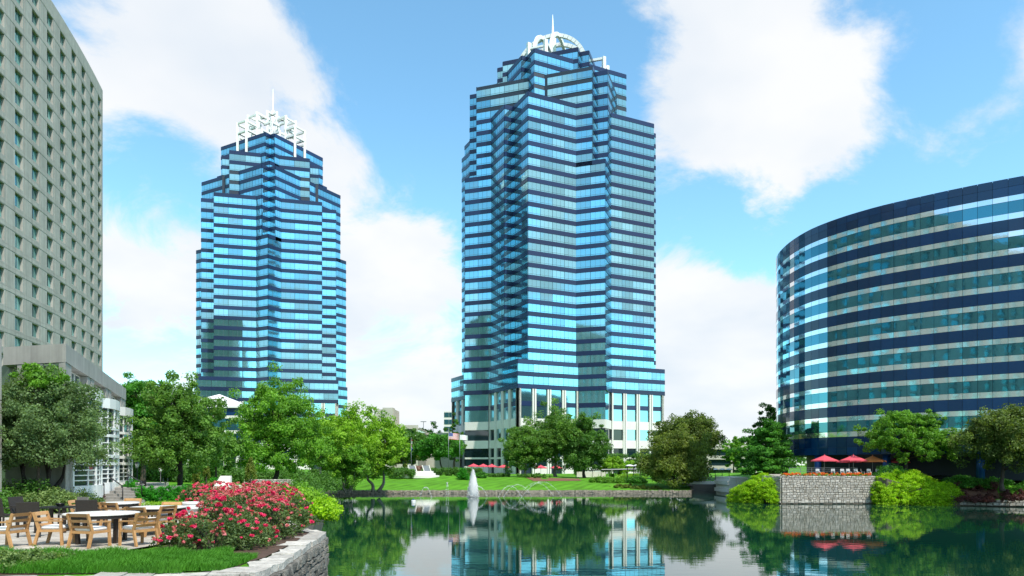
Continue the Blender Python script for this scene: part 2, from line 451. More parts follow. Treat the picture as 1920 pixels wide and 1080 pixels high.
def link(name, me, parent=None, loc=(0, 0, 0), rotz=0.0, scale=None):
    o = bpy.data.objects.new(name, me)
    COL.objects.link(o)
    if parent is not None: o.parent = parent
    o.location = loc
    if rotz: o.rotation_euler = (0, 0, rotz)
    if scale is not None: o.scale = scale
    return o
def build(name, mb, mats, parent=None, loc=(0, 0, 0), rotz=0.0, smooth=False):
    return link(name, mesh_of(name, mb, mats, smooth), parent, loc, rotz)
def tag(o, label=None, cat=None, group=None, kind=None):
    if label: o['label'] = label
    if cat: o['category'] = cat
    if group: o['group'] = group
    if kind: o['kind'] = kind
    return o
def thing(name, label, cat, loc=(0, 0, 0), rotz=0.0, group=None):
    o = bpy.data.objects.new(name, None)
    o.empty_display_size = 0.3
    COL.objects.link(o); o.location = loc; o.rotation_euler = (0, 0, rotz)
    return tag(o, label, cat, group)
def copy_thing(root, loc, rotz, label, group=None):
    r = root.copy(); COL.objects.link(r); r.location = loc; r.rotation_euler = (0, 0, rotz)
    r['label'] = label
    if group: r['group'] = group
    for ch in list(root.children):
        c = ch.copy(); COL.objects.link(c); c.parent = r
        for g in ch.children:
            d = g.copy(); COL.objects.link(d); d.parent = c
    return r

_unit = {}
def unit_box(mat):
    if mat.name not in _unit:
        _unit[mat.name] = mesh_of('unit_piece', MB().box(-.5, .5, -.5, .5, -.5, .5), mat)
    return _unit[mat.name]

class Pieces:
    """Alike flat pieces of one thing (local x along the wall, y into it): the 300 that show largest are objects, the rest one mesh."""
    def __init__(s, name, mat, parent, limit=300, many=None):
        s.name = name; s.mat = mat; s.parent = parent; s.limit = limit; s.items = []; s.many = many or name + 's'
        s.root = parent if parent.parent is None else parent.parent
    def add(s, c, ang, size, tilt=(0, 0), mesh=None):
        s.items.append((Vector(c), ang, Vector(size), tilt, mesh))
    def finish(s):
        R = Matrix.Rotation(s.root.rotation_euler.z, 3, 'Z'); L = Vector(s.root.location)
        eye = Vector((0, 0, EYE)); sc = []
        for it in s.items:
            w = R @ it[0] + L
            n = R @ Vector((math.sin(it[1]), -math.cos(it[1]), 0))
            v = eye - w; d = v.length
            a = n.dot(v) / d * it[2].x * it[2].z / d ** 2
            u = abs(w.x) / max(w.y, .1) < 0.78 and w.y > 1
            sc.append(a if u else min(a, 0) - 1)
        order = sorted(range(len(s.items)), key=lambda i: -sc[i])
        rest = MB()
        for rank, i in enumerate(order):
            c, ang, size, tilt, mesh = s.items[i]
            if rank < s.limit and sc[i] > 0:
                o = link(s.name, mesh or unit_box(s.mat), s.parent, c, 0, size)
                o.rotation_euler = (tilt[0], 0, ang + tilt[1])
            else:
                m = Matrix.Translation(c) @ Matrix.Rotation(ang, 4, 'Z') @ Matrix.Diagonal((*size, 1))
                vs = [m @ Vector((x, y, z)) for z in (-.5, .5) for y in (-.5, .5) for x in (-.5, .5)]
                rest.add(vs, [(0, 2, 3, 1), (4, 5, 7, 6), (0, 1, 5, 4), (2, 6, 7, 3), (0, 4, 6, 2), (1, 3, 7, 5)])
        if rest.v:
            o = build(s.many, rest, s.mat, s.parent); o['kind'] = 'stuff'

# ------------------------------------------------------------------ foliage helpers
def leaf_mesh(name, cen, rad, per, size, mat, seed=0, up=0.35, squash=0.75, shell=0.55, aspect=0.55):
    """Leaf clumps: cen (n,3), rad (n,), `per` leaves in each, diamond leaves of about `size` metres."""
    r = np.random.default_rng(seed)
    cen = np.asarray(cen, float); rad = np.asarray(rad, float)
    n = len(cen) * per
    c = np.repeat(cen, per, 0); R = np.repeat(rad, per)
    d = r.normal(size=(n, 3)); d /= np.linalg.norm(d, axis=1)[:, None]
    q = (shell + (1 - shell) * r.random(n)) * r.random(n) ** 0.18
    pos = c + d * (R * q)[:, None] * np.array([1, 1, squash])
    nor = d * 0.75 + r.normal(size=(n, 3)) * 0.6 + np.array([0, 0, up])
    nor /= np.linalg.norm(nor, axis=1)[:, None]
    t = np.cross(nor, r.normal(size=(n, 3))); t /= np.linalg.norm(t, axis=1)[:, None] + 1e-9
    b = np.cross(nor, t)
    s = size * (0.6 + 0.8 * r.random(n))
    t *= s[:, None] * 0.5; b *= (s * aspect)[:, None] * 0.5
    bend = nor * (s * 0.12)[:, None]
    vs = np.stack([pos - t - bend, pos + b, pos + t - bend, pos - b], 1).reshape(-1, 3)
    val = np.clip(np.repeat(r.random(len(cen)) * 0.5, per) + r.random(n) * 0.5, 0, 1)
    return raw_mesh(name, vs, 4, n, mat, val)
def raw_mesh(name, vs, k, n, mat, val):
    me = bpy.data.meshes.new(name)
    me.vertices.add(len(vs)); me.vertices.foreach_set('co', np.asarray(vs, np.float32).ravel())
    me.loops.add(n * k); me.loops.foreach_set('vertex_index', np.arange(n * k, dtype=np.int32))
    me.polygons.add(n); me.polygons.foreach_set('loop_start', np.arange(0, n * k, k, dtype=np.int32))
    at = me.attributes.new('leaf', 'FLOAT', 'FACE'); at.data.foreach_set('value', np.asarray(val, np.float32))
    for m in (mat if isinstance(mat, (list, tuple)) else [mat]): me.materials.append(m)
    me.update(calc_edges=True); me.validate()
    return me

def crown_clumps(r, lobes, n, clump):
    """Clump centres spread through ellipsoid lobes [(x,y,z,rx,ry,rz)], denser towards the outside."""
    w = np.array([l[3] * l[4] * l[5] for l in lobes]) ** 0.67; w /= w.sum()
    out = []; rad = []
    for i in r.choice(len(lobes), n, p=w):
        x, y, z, rx, ry, rz = lobes[i]
        d = r.normal(size=3); d /= np.linalg.norm(d)
        q = r.random() ** 0.42
        k = 1 + 0.2 * r.normal()
        out.append((x + d[0] * rx * q * k, y + d[1] * ry * q * k, z + d[2] * rz * q * k))
        rad.append(clump * (0.65 + 0.7 * r.random()))
    return np.array(out), np.array(rad)

def tree(label, base, H, W, mat, seed, name='broadleaf_tree', trunk_h=None, lobes=None, n=90, per=70, leaf=0.3, clump=None, bark='bark',
         tr=None, stems=1, lean=0.0, group=None, limbs=14, squash=.75):
    """base: ground point; H total height; W crown width."""
    n = int(n * 1.55); leaf *= 1.22; limbs = int(limbs * 1.3)
    r = np.random.default_rng(seed)
    root = thing(name, label, 'tree', base, 0, group)
    th = H * 0.2 if trunk_h is None else trunk_h
    if lobes is None:
        ch = H - th
        lobes = [(0, 0, th + ch * .48, W * .42, W * .42, ch * .46)]
        for k in range(7):
            a = 2 * PI * k / 7 + r.random() * .8; e = r.random()
            lobes.append((math.cos(a) * W * .27, math.sin(a) * W * .27, th + ch * (.24 + .46 * e), W * (.2 + .06 * r.random()), W * .22, ch * (.2 + .07 * r.random())))
        lobes.append((W * .06 * r.normal(), 0, th + ch * .82, W * .19, W * .19, ch * .2))
    else:
        lobes = [(a * W, b * W, c * H, d * W, e * W, f * H) for a, b, c, d, e, f in lobes]
    cl = clump or W * 0.095
    lobes = [(a, b, c, d * 1.1, e * 1.1, f * 1.1) for a, b, c, d, e, f in lobes]
    cen, rad = crown_clumps(r, lobes, n, cl)
    tr = tr or H * 0.022
    tb = MB()
    tops = []
    for k in range(stems):
        a = 2 * PI * k / stems + .6; sp = 0 if stems == 1 else W * .045
        b0 = Vector((math.cos(a) * sp, math.sin(a) * sp, -.15)); t1 = Vector((math.cos(a) * sp * 3.2 + lean, math.sin(a) * sp * 3.2, th * 1.25))
        mid = b0.lerp(t1, .5) + Vector((r.normal() * .015 * H, r.normal() * .015 * H, 0)) + (Vector((-t1.x * .12, -t1.y * .12, 0)) if stems > 1 else Vector())
        top = Vector((math.cos(a) * sp * 3.6 + lean * 1.2 + r.normal() * .02 * W, r.normal() * .02 * W, H * (.72 if stems == 1 else .6)))
        k0 = tr / math.sqrt(stems) * (1.15 if stems > 1 else 1)
        ctl = [b0 - (mid - b0) * .3, b0, mid, t1, t1.lerp(top, .55), top, top * 1.02]; fine = []
        for q in range(1, 5):
            a_, b_, c_, d_ = ctl[q - 1:q + 3]
            for w_ in range(4):
                t_ = w_ / 4; fine.append(.5 * (2 * b_ + (c_ - a_) * t_ + (2 * a_ - 5 * b_ + 4 * c_ - d_) * t_ * t_ + (3 * b_ - 3 * c_ + d_ - a_) * t_ ** 3))
        fine.append(top)
        tb.tube(fine, list(np.interp(np.linspace(0, 4, 17), [0, 1, 2, 3, 4], [k0 * 1.4, k0, k0 * .82, k0 * .5, k0 * .14])), 8)
        tops.append((t1, top))
    idx = r.choice(len(cen), min(limbs, len(cen)), replace=False)
    for j, i in enumerate(idx):
        t1, top = tops[j % len(tops)]
        c = Vector(cen[i]); f = min(max((c.z - t1.z) / max(top.z - t1.z, .1) * .6, 0), .9)
        s = t1.lerp(top, f); k0 = tr / math.sqrt(stems) * (.5 - .28 * f)
        m = s.lerp(c, .5) + Vector((0, 0, .04 * H))
        tb.tube([s, m, c], [k0, k0 * .6, k0 * .2], 5)
    build('trunk', tb, M[bark], root, smooth=True)
    link('crown', leaf_mesh('crown', cen, rad, per, leaf, LV[mat], seed, squash=squash), root)
    return root

def shrub(name, label, base, size, mat, seed, cat='shrub', n=40, per=60, leaf=0.12, clump=None, group=None, box=False, parent=None, fill=.55):
    """A low plant: leaf clumps through a half ellipsoid (or a clipped box) standing on base; size = half extents x, y and full height."""
    r = np.random.default_rng(seed)
    sx, sy, h = size
    cl = clump or min(sx, sy, h) * .38
    if box:
        u = r.uniform(-1, 1, size=(n, 3)); 
        k = r.integers(0, 5, n)
        for i in range(n):
            if k[i] == 0: u[i, 2] = 1
            elif k[i] < 3: u[i, 0] = 1 if k[i] == 1 else -1
            else: u[i, 1] = -1 if k[i] == 3 else 1
        cen = np.stack([u[:, 0] * (sx - cl * .8), u[:, 1] * (sy - cl * .8), cl * .6 + (u[:, 2] * .5 + .5) * max(h - cl * 1.4, .01)], 1)
    else:
        d = r.normal(size=(n, 3)); d /= np.linalg.norm(d, axis=1)[:, None]; d[:, 2] = np.abs(d[:, 2])
        q = (fill + (1 - fill) * r.random(n)) * (1 + .1 * r.normal(size=n))
        cen = np.stack([d[:, 0] * q * (sx - cl * .6), d[:, 1] * q * (sy - cl * .6), cl * .35 + d[:, 2] * q * max(h - cl, .02)], 1)
    rad = cl * (.7 + .6 * r.random(n))
    me = leaf_mesh(name, cen, rad, per, leaf, LV[mat] if isinstance(mat, str) else mat, seed, squash=.8)
    o = link(name, me, parent, base)
    if parent is None: tag(o, label, cat, group)
    return o

# ------------------------------------------------------------------ terrain and lake
WL = 1.0                      # water level
PATIO = 4.03
LAKE = [(-14, -60), (-14, 11.0), (-9, 11.95), (-6.7, 12.5), (-4.75, 12.95), (-4.66, 13.9), (-4.86, 15.6), (-5.08, 17.4), (-5.3, 19.6), (-5.55, 21.0), (-6.5, 22.4),
        (-8.3, 26), (-9.6, 33), (-13, 45), (-19, 70), (-27, 105), (-32.5, 122.5), (-26, 124.2), (-10, 125.2), (8, 125.4), (22, 125), (31.0, 124), (32.4, 127), (33, 131), (33.6, 165), (38.4, 165),
        (37.4, 131), (37.0, 117.2), (34, 112), (31.6, 101), (32.6, 95), (34.7, 92), (46.7, 92), (47.5, 90.6), (54, 88.6), (56.0, 87.0), (66, 83.5), (80, 76), (95, 60),
        (115, 20), (115, -60)]
CTRL = [(-8, 12.6, 4), (-5, 13, 4), (-20, 13, 4), (-35, 13, 4.2), (-8, 20, 4), (-14, 20, 4), (-22, 20, 4), (-9, 27, 4), (-14, 28, 3.98), (-22, 28, 4.0), (-12, 36, 3.8), (-19, 38, 3.78),
        (-26, 34, 4.2), (-19, 46, 3.62), (-25, 44, 3.64), (-26, 51, 4.48), (-21, 52, 4.1), (-30, 50, 4.5), (-18, 60, 3.6), (-30, 62, 4.3), (-40, 70, 4.6), (-22, 80, 3.2), (-36, 90, 4.2), (-29, 106, 1.9), (-45, 110, 3.7),
        (-33, 124, 1.55), (-26, 126, 1.55), (-12, 127, 1.55), (0, 127, 1.55), (12, 127, 1.55), (24, 127, 1.55), (31, 126, 1.55),
        (-40, 140, 2.6), (-26, 140, 2.65), (-10, 140, 2.65), (5, 140, 2.6), (20, 140, 2.5), (-30, 156, 3.6), (-14, 156, 3.6), (4, 158, 3.4), (20, 156, 3.1), (28, 142, 2.4),
        (-40, 185, 3.8), (-15, 185, 3.7), (10, 185, 3.3), (30, 180, 3.0), (0, 215, 3.2), (40, 215, 3.2), (-100, 250, 4.5), (-60, 200, 4.2), (-100, 150, 4.6), (40, 140, 2.9), (38, 128, 2.9), (60, 180, 4),
        (37.5, 105, 3.6), (34.5, 113, 1.9), (32, 103, 1.6), (32.4, 98, 2.0), (35, 95, 4.55), (40, 95, 4.58), (46, 95, 4.58), (52, 98, 4.58), (44, 110, 4.58), (60, 105, 4.6), (56, 91.5, 3.0), (57, 87.6, 1.55), (66, 84, 1.55), (62, 91, 3.6), (70, 87, 3.4),
        (80, 80, 3), (100, 80, 4.4), (75, 95, 4.6), (0, 400, 4), (200, 300, 5), (-300, 300, 6), (0, 1200, 6), (700, 900, 6), (-700, 900, 6), (-100, -80, 4), (150, 0, 4), (-70, 60, 4.8), (-60, 20, 4.6), (-90, 100, 4.8)]
_cx = np.array(CTRL)
def G(x, y):
    d2 = (_cx[:, 0] - x) ** 2 + (_cx[:, 1] - y) ** 2 + 1.5
    w = d2 ** -1.75
    return float((w * _cx[:, 2]).sum() / w.sum())
def inside(poly, x, y):
    c = False; n = len(poly); j = n - 1
    for i in range(n):
        xi, yi = poly[i]; xj, yj = poly[j]
        if (yi > y) != (yj > y) and x < (xj - xi) * (y - yi) / (yj - yi) + xi: c = not c
        j = i
    return c
def gpt(px, Y):
    x = X(px, Y); return Vector((x, Y, G(x, Y)))

pts = [Vector(p) for p in LAKE]; nl = len(pts)
edges = [(i, (i + 1) % nl) for i in range(nl)]
def grid(x0, x1, y0, y1, s):
    return [(x0 + i * s, y0 + j * s) for i in range(int((x1 - x0) / s) + 1) for j in range(int((y1 - y0) / s) + 1)]
seen = set()
for s, box in ((2.6, (-48, 84, 10, 200)), (14, (-180, 200, -60, 330)), (120, (-1800, 1800, -600, 2400)), (900, (-7200, 7200, -1800, 7200))):
    for x, y in grid(box[0], box[1], box[2], box[3], s):
        if s > 3 and -50 < x < 86 and 8 < y < 202: continue
        if s > 100 and -182 < x < 202 and -62 < y < 332: continue
        if s > 800 and -1801 < x < 1801 and -601 < y < 2401: continue
        if inside(LAKE, x, y): continue
        pts.append(Vector((x + .01 * math.sin(y), y + .01 * math.sin(x))))
cv, ce, cf, *_ = geometry.delaunay_2d_cdt(pts, edges, [], 0, 1e-4)
gv = [(p.x, p.y, G(p.x, p.y)) for p in cv]
gf = []
for f in cf:
    mx = sum(cv[i].x for i in f) / 3; my = sum(cv[i].y for i in f) / 3
    if not inside(LAKE, mx, my): gf.append(tuple(f))
gb = MB(); gb.v = gv; gb.f = gf; gb.m = [0] * len(gf)
ground = build('ground', gb, M['lawn'], smooth=True); tag(ground, kind='structure')
for p in ground.data.polygons:
    pass
wb = MB(); wb.add([(-40, -70, WL), (125, -70, WL), (125, 190, WL), (-40, 190, WL)], [(0, 1, 2, 3)])
tag(build('lake_water', wb, M['water']), kind='structure')

# bank walls that hold the land at the lake's edge
def bank(name, i0, i1, ztop, thick, mat):
    mb = MB()
    for i in range(i0, i1):
        a = Vector((*LAKE[i], 0)); b = Vector((*LAKE[i + 1], 0))
        d = (b - a).normalized(); n = Vector((-d.y, d.x, 0))
        if inside(LAKE, *((a + b) / 2 + n * .3).to_2d()): n = -n
        za = ztop(a) if callable(ztop) else ztop; zb = ztop(b) if callable(ztop) else ztop
        o = len(mb.v)
        for p, z in ((a, za), (b, zb)):
            for q in (p - n * .02, p + n * thick):
                mb.v += [(q.x, q.y, -.5), (q.x, q.y, z)]
        mb.f += [tuple(o + k for k in f) for f in [(0, 1, 5, 4), (1, 3, 7, 5), (3, 2, 6, 7), (0, 4, 6, 2), (0, 2, 3, 1), (4, 5, 7, 6)]]; mb.m += [0] * 6
    return build(name, mb, mat)
gz = lambda p: G(p.x, p.y) + .03
tag(bank('lake_bank', 10, 16, gz, .5, M['mortar_mid']), kind='structure')
tag(bank('lake_bank', 21, 31, gz, .5, M['mortar_mid']), kind='structure')
tag(bank('lake_bank', 32, 36, gz, .5, M['mortar_mid']), kind='structure')
tag(bank('lake_bank', 35, 39, 1.7, .5, M['mortar_mid']), kind='structure')

# ------------------------------------------------------------------ stone walls, stone by stone
def stone_mesh(k, mat):
    r = random.Random(k); j = lambda a: r.uniform(-a, a)
    back = [(-.5, .5, -.5), (.5, .5, -.5), (.5, .5, .5), (-.5, .5, .5)]
    mid = [(-.5 + j(.02), -.2, -.5 + j(.03)), (.5 + j(.02), -.2, -.5 + j(.03)), (.5 + j(.02), -.2, .5 + j(.03)), (-.5 + j(.02), -.2, .5 + j(.03))]
    fr = [(-.44 + j(.05), -.5 + j(.09), -.42 + j(.06)), (.44 + j(.05), -.5 + j(.09), -.42 + j(.06)), (.44 + j(.05), -.5 + j(.09), .42 + j(.06)), (-.44 + j(.05), -.5 + j(.09), .42 + j(.06))]
    c = (j(.12), -.56 + j(.05), j(.12))
    fs = []
    for a, b in ((0, 4), (4, 8)):
        for i in range(4): fs.append((a + i, a + (i + 1) % 4, b + (i + 1) % 4, b + i))
    for i in range(4): fs.append((8 + i, 8 + (i + 1) % 4, 12))
    mb = MB(); mb.add(back + mid + fr + [c], fs)
    return mesh_of('stone', mb, mat)
STN = [stone_mesh(k, M['stone_near']) for k in range(7)]
STF = [stone_mesh(k + 20, M['stone_far']) for k in range(7)]
STK = [stone_mesh(k + 40, M['kerb_stone']) for k in range(4)]

def stone_wall(root, path, z0, z1, course, width, meshes, mat, depth, limit=300, seed=1, mosaic=True):
    """path: list of 2-D points, lake side on the right hand; stones laid in irregular courses."""
    r = random.Random(seed)
    P_ = [Vector(p) for p in path]; L = [0]
    for a, b in zip(P_, P_[1:]): L.append(L[-1] + (b - a).length)
    def at(s):
        for i in range(len(P_) - 1):
            if s <= L[i + 1] or i == len(P_) - 2:
                t = (s - L[i]) / (L[i + 1] - L[i]); d = (P_[i + 1] - P_[i]).normalized()
                return P_[i].lerp(P_[i + 1], t), math.atan2(d.y, d.x)
    pc = Pieces('stone', mat, root, limit)
    z = z1; base = Vector(root.location)
    rects = []
    while z > z0 + .02:
        h = min(r.uniform(*course), z - z0)
        if z - h - z0 < course[0] * .5: h = z - z0
        s = 0
        while s < L[-1] - .02:
            w = min(r.uniform(*width), L[-1] - s)
            if L[-1] - s - w < width[0] * .5: w = L[-1] - s
            q = r.random()
            if mosaic and q < .3 and h > .2:
                f = r.uniform(.35, .65); rects += [(s, w, z - h, h * f), (s, w, z - h + h * f, h * (1 - f))]
            elif mosaic and q < .45 and w > .4:
                f = r.uniform(.4, .6); g = r.uniform(.4, .6)
                rects += [(s, w * f, z - h, h), (s + w * f, w * (1 - f), z - h, h * g), (s + w * f, w * (1 - f), z - h + h * g, h * (1 - g))]
            else: rects.append((s, w, z - h, h))
            s += w
        z -= h
    for s, w, zz, h in rects:
        p, a = at(s + w / 2)
        n = Vector((math.sin(a), -math.cos(a)))
        g = .03 * max(1, depth / .25)
        c = Vector((p.x + n.x * (depth * .12 + r.uniform(-.02, .03)), p.y + n.y * (depth * .12), zz + h / 2)) - base
        pc.add(c, a, (max(w - g, .05), depth, max(h - g, .05)), (r.uniform(-.04, .04), r.uniform(-.04, .04)), r.choice(meshes))
    pc.finish()

# near retaining wall of the rose bed
def offset(path, d):
    out = []
    for i, p in enumerate(path):
        a = Vector(path[max(i - 1, 0)]); b = Vector(path[min(i + 1, len(path) - 1)]); t = (b - a).normalized()
        out.append((p[0] - t.y * d, p[1] + t.x * d))
    return out
wall_path = [(-4.75 + .02, 12.95), (-4.66, 13.9), (-4.86, 15.6), (-5.08, 17.4), (-5.3, 19.6), (-5.55, 21.0), (-6.5, 22.4), (-8.3, 26)]
front_path = [(-14, 11.0), (-9, 11.95), (-6.7, 12.5), (-4.75, 12.95)]
# the lake is on the right hand when going from the camera into the picture
nw = thing('retaining_wall', 'grey rubble stone retaining wall with pale cap stones below the rose bed', 'wall', (-5.2, 16, WL))
stone_wall(nw, wall_path, WL - .3, PATIO - .13, (.2, .42), (.22, .52), STN, M['stone_near'], .22, 300, 3)
stone_wall(nw, front_path, WL - .3, PATIO - .13, (.22, .42), (.3, .6), STN, M['stone_near'], .22, 60, 4)
cb = MB()
for pth in (wall_path, front_path):
    ins = offset(pth, .35)
    for i in range(len(pth) - 1):
        o = len(cb.v)
        for (x, y), (u, v) in ((pth[i], ins[i]), (pth[i + 1], ins[i + 1])):
            cb.v += [(x + 5.2, y - 16, -1.5), (x + 5.2, y - 16, PATIO - .16 - WL), (u + 5.2, v - 16, -1.5), (u + 5.2, v - 16, PATIO - .16 - WL)]
        cb.f += [tuple(o + k for k in f) for f in [(0, 1, 5, 4), (1, 3, 7, 5), (3, 2, 6, 7)]]; cb.m += [0] * 3
build('mortar', cb, M['mortar_dark'], nw)
def cap_stones(pth, seed, w0=.34, w1=.7):
    r = random.Random(seed)
    P_ = [Vector(p) for p in pth]
    acc_ = 0; L = [0]
    for a, b in zip(P_, P_[1:]): L.append(L[-1] + (b - a).length)
    def at(s):
        for i in range(len(P_) - 1):
            if s <= L[i + 1] or i == len(P_) - 2:
                return P_[i].lerp(P_[i + 1], (s - L[i]) / (L[i + 1] - L[i])), (P_[i + 1] - P_[i]).normalized()
    s = 0
    while s < L[-1] - .05:
        w = min(r.uniform(.45, .95), L[-1] - s)
        a, d = at(s + .008); b, d2 = at(s + w - .008)
        na = Vector((d.y, -d.x)); nb = Vector((d2.y, -d2.x))
        ot = r.uniform(.03, .08); inn = r.uniform(w0, w1)
        z1 = PATIO + r.uniform(-.015, .02) - WL; z0 = PATIO - .135 - WL
        j = lambda k: r.uniform(-k, k)
        mb = MB()
        mid_a = (a.lerp(b, .5))
        top = [(a + na * (ot + j(.02))), mid_a + na * (ot + j(.035)), (b + nb * (ot + j(.02))), (b - nb * (inn + j(.08))), mid_a - na * (inn + j(.1)), (a - na * (inn + j(.08)))]
        vs = [(p.x + 5.2, p.y - 16, z0) for p in top] + [(p.x + 5.2, p.y - 16, z1 + j(.008)) for p in top]
        mb.add(vs, [(0, 1, 7, 6), (1, 2, 8, 7), (2, 3, 9, 8), (3, 4, 10, 9), (4, 5, 11, 10), (5, 0, 6, 11), (6, 7, 10, 11), (7, 8, 9, 10)])
        build('cap_stone', mb, M['stone_cap'], nw)
        s += w
cap_stones(wall_path, 5)
cap_stones(front_path, 6, .4, .75)

# stone wall of the terrace across the lake
fw = thing('terrace_wall', 'tall pale rubble stone wall rising from the water under red umbrellas', 'wall', (40.7, 92, WL))
stone_wall(fw, [(34.7, 92), (46.7, 92)], WL + .12, 4.6, (.2, .42), (.26, .62), STF, M['stone_far'], .3, 300, 8)
stone_wall(fw, [(33.2, 94.6), (34.7, 92)], WL + .12, 4.6, (.25, .45), (.3, .6), STF, M['stone_far'], .3, 40, 9)
mb = MB().box(34.75 - 40.7, 46.72 - 40.7, .05, 1.0, -1, 3.58); build('mortar', mb, M['mortar_mid'], fw)
mb = MB().box(34.6 - 40.7, 46.9 - 40.7, -.12, .3, -1.4, .14); build('footing', mb, M['mortar_mid'], fw)
# low wall along the planted bank on the right
lw = thing('low_wall', 'low yellowish stone wall along the waterline under plum coloured shrubs', 'wall', (60, 86, WL))
stone_wall(lw, [(55.0, 87.75), (56.0, 87.0), (66, 83.5), (80, 76)], WL + .1, WL + .82, (.22, .4), (.35, .8), STF, M['stone_far'], .3, 120, 10, False)
# kerb of small stones round the lawn across the lake
ks = thing('shore_kerb', 'low kerb of small brown stones between the far lawn and the water', 'kerb', (0, 125, WL))
kb = Pieces('stone', M['kerb_stone'], ks, 0, 'kerb_stones')
rr = random.Random(4)
for i in range(16, 21):
    a = Vector(LAKE[i]); b = Vector(LAKE[i + 1]); d = b - a; ang = math.atan2(d.y, d.x); s = 0
    while s < d.length:
        for k in range(3):
            w = rr.uniform(.3, .7); p = a + d.normalized() * (s + rr.uniform(-.1, .1)); h = rr.uniform(.2, .33)
            kb.add(Vector((p.x, p.y - 125, .02 + k * .22 + rr.uniform(-.03, .03))), ang + rr.uniform(-.2, .2), (w, rr.uniform(.3, .5), h))
        s += .42
kb.finish()
tag(bank('lake_bank', 16, 21, 1.5, .6, M['kerb_stone']), kind='structure')

# ------------------------------------------------------------------ the two blue glass towers
def point_in(poly, x, y): return inside(poly, x, y)
def tower(label, center, yaw, ground_z, tiers, base_poly, Z0=30.0, pitch=3.84, sp=1.42, base_detail=True):
    root = thing('glass_tower', label, 'office tower', (center[0], center[1], ground_z), yaw)
    g0 = ground_z
    glass = Pieces('window_pane', M['tower_glass'], root)
    span = Pieces('spandrel', M['tower_spandrel'], root)
    mull = MB(); core = MB(); done = set()
    R = Matrix.Rotation(yaw, 3, 'Z'); C = Vector((center[0], center[1], 0))
    zl = lambda n: Z0 + n * pitch - g0
    rj = random.Random(3)
    for ti, (poly, n0, n1) in enumerate(tiers):
        core.prism(poly, zl(n0) + .03 * ti, zl(n1) + sp - .12 - .01 * ti)
        for i in range(len(poly)):
            a = Vector((*poly[i], 0)); b = Vector((*poly[(i + 1) % len(poly)], 0)); d = b - a; L = d.length; d /= L
            ang = math.atan2(d.y, d.x); nrm = Vector((d.y, -d.x, 0)); mid = (a + b) / 2
            wm = R @ mid + C; facing = (R @ nrm).dot(Vector((0, 0, 0)) - wm) > 0
            m = max(1, round(L / 5.0)); mw = L / m
            for n in range(n0, n1 + 1):
                hid = lambda z, q: any(tj != ti and t[1] <= n and (n < t[2] if z else n <= t[2]) and point_in(t[0], q.x, q.y) for tj, t in enumerate(tiers))
                q = mid + nrm * .3
                key = (round(mid.x, 1), round(mid.y, 1), n)
                if key not in done and not hid(False, q):
                    done.add(key)
                    span.add(mid + nrm * .08 + Vector((0, 0, zl(n) + sp / 2)), ang, (L - .04, .22, sp))
                if n == n1: continue
                for k in range(m):
                    c = a + d * (mw * (k + .5))
                    if hid(True, c + nrm * .3): continue
                    zz = zl(n) + sp; h = pitch - sp
                    glass.add(c + nrm * .04 + Vector((0, 0, zz + h / 2)), ang, (mw - .13, .1, h - .05), (rj.gauss(0, .005), rj.gauss(0, .008)))
                    if facing:
                        mull.obox(c + nrm * .1 + Vector((0, 0, zz + h * .17)), d * (mw / 2 - .08), nrm * .03, (0, 0, .035))
                        for e in (-1 / 6, 1 / 6):
                            mull.obox(c + d * (mw * e) + nrm * .095 + Vector((0, 0, zz + h / 2)), d * .03, nrm * .02, (0, 0, h / 2 - .04))
    glass.finish(); span.finish()
    build('structure_core', core, M['tower_core'], root)
    o = build('glazing_bars', mull, M['mullion'], root); o['kind'] = 'stuff'
    # pale stone base
    zt = Z0 - g0
    col = Pieces('column', M['white_stone'], root); band = Pieces('stone_band', M['white_stone'], root)
    low = Pieces('base_window', M['tower_glass'], root); dark = Pieces('ground_window', M['dark_glass'], root); nav = Pieces('base_spandrel', M['tower_spandrel'], root)
    bc = MB(); bc.prism([(x * .985, y * .985) for x, y in base_poly], -1.0, zt + .3); build('base_core', bc, M['tower_core'], root)
    for i in range(len(base_poly)):
        a = Vector((*base_poly[i], 0)); b = Vector((*base_poly[(i + 1) % len(base_poly)], 0)); d = b - a; L = d.length; d /= L
        ang = math.atan2(d.y, d.x); nrm = Vector((d.y, -d.x, 0)); wide = L < 12
        m = 1 if wide else round(L / 5.0); mw = L / m
        if not wide:
            for k in range(m + 1):
                for e in (-.42, .42):
                    col.add(a + d * min(max(mw * k + e, .45), L - .45) + nrm * .15 + Vector((0, 0, zt / 2)), ang, (.55, .9, zt))
        for k in range(m):
            c = a + d * (mw * (k + .5)); w = mw - (1.5 if not wide else .1)
            v = lambda z0, z1: Vector((0, 0, (z0 + z1) / 2 - g0))
            for z0, z1 in ((17.9, 20.7), (11.6, 14.3)): band.add(c + v(z0, z1) + nrm * .05, ang, (w, .5, z1 - z0))
            low.add(c + v(20.7, 24.6), ang, (w, .12, 3.85)); nav.add(c + v(24.6, 26.1) + nrm * .05, ang, (w, .2, 1.5)); low.add(c + v(26.1, 30), ang, (w, .12, 3.85))
            (low if k % 3 else dark).add(c + v(14.3, 17.9), ang, (w - .1, .1, 3.55))
            dark.add(c + v(8.6, 11.6), ang, (w - .2, .1, 2.9)); dark.add(c + v(g0 + 2.4, 8.0), ang, (w - .2, .1, 8 - g0 - 2.5))
            band.add(c + v(8.0, 8.6) + nrm * .04, ang, (w, .3, .6)); 
            if k % 2 or wide: band.add(c + v(g0 - .5, g0 + 2.4) + nrm * .06, ang, (w, .5, 2.9))
    for q in (col, band, low, dark, nav): q.finish()
    return root

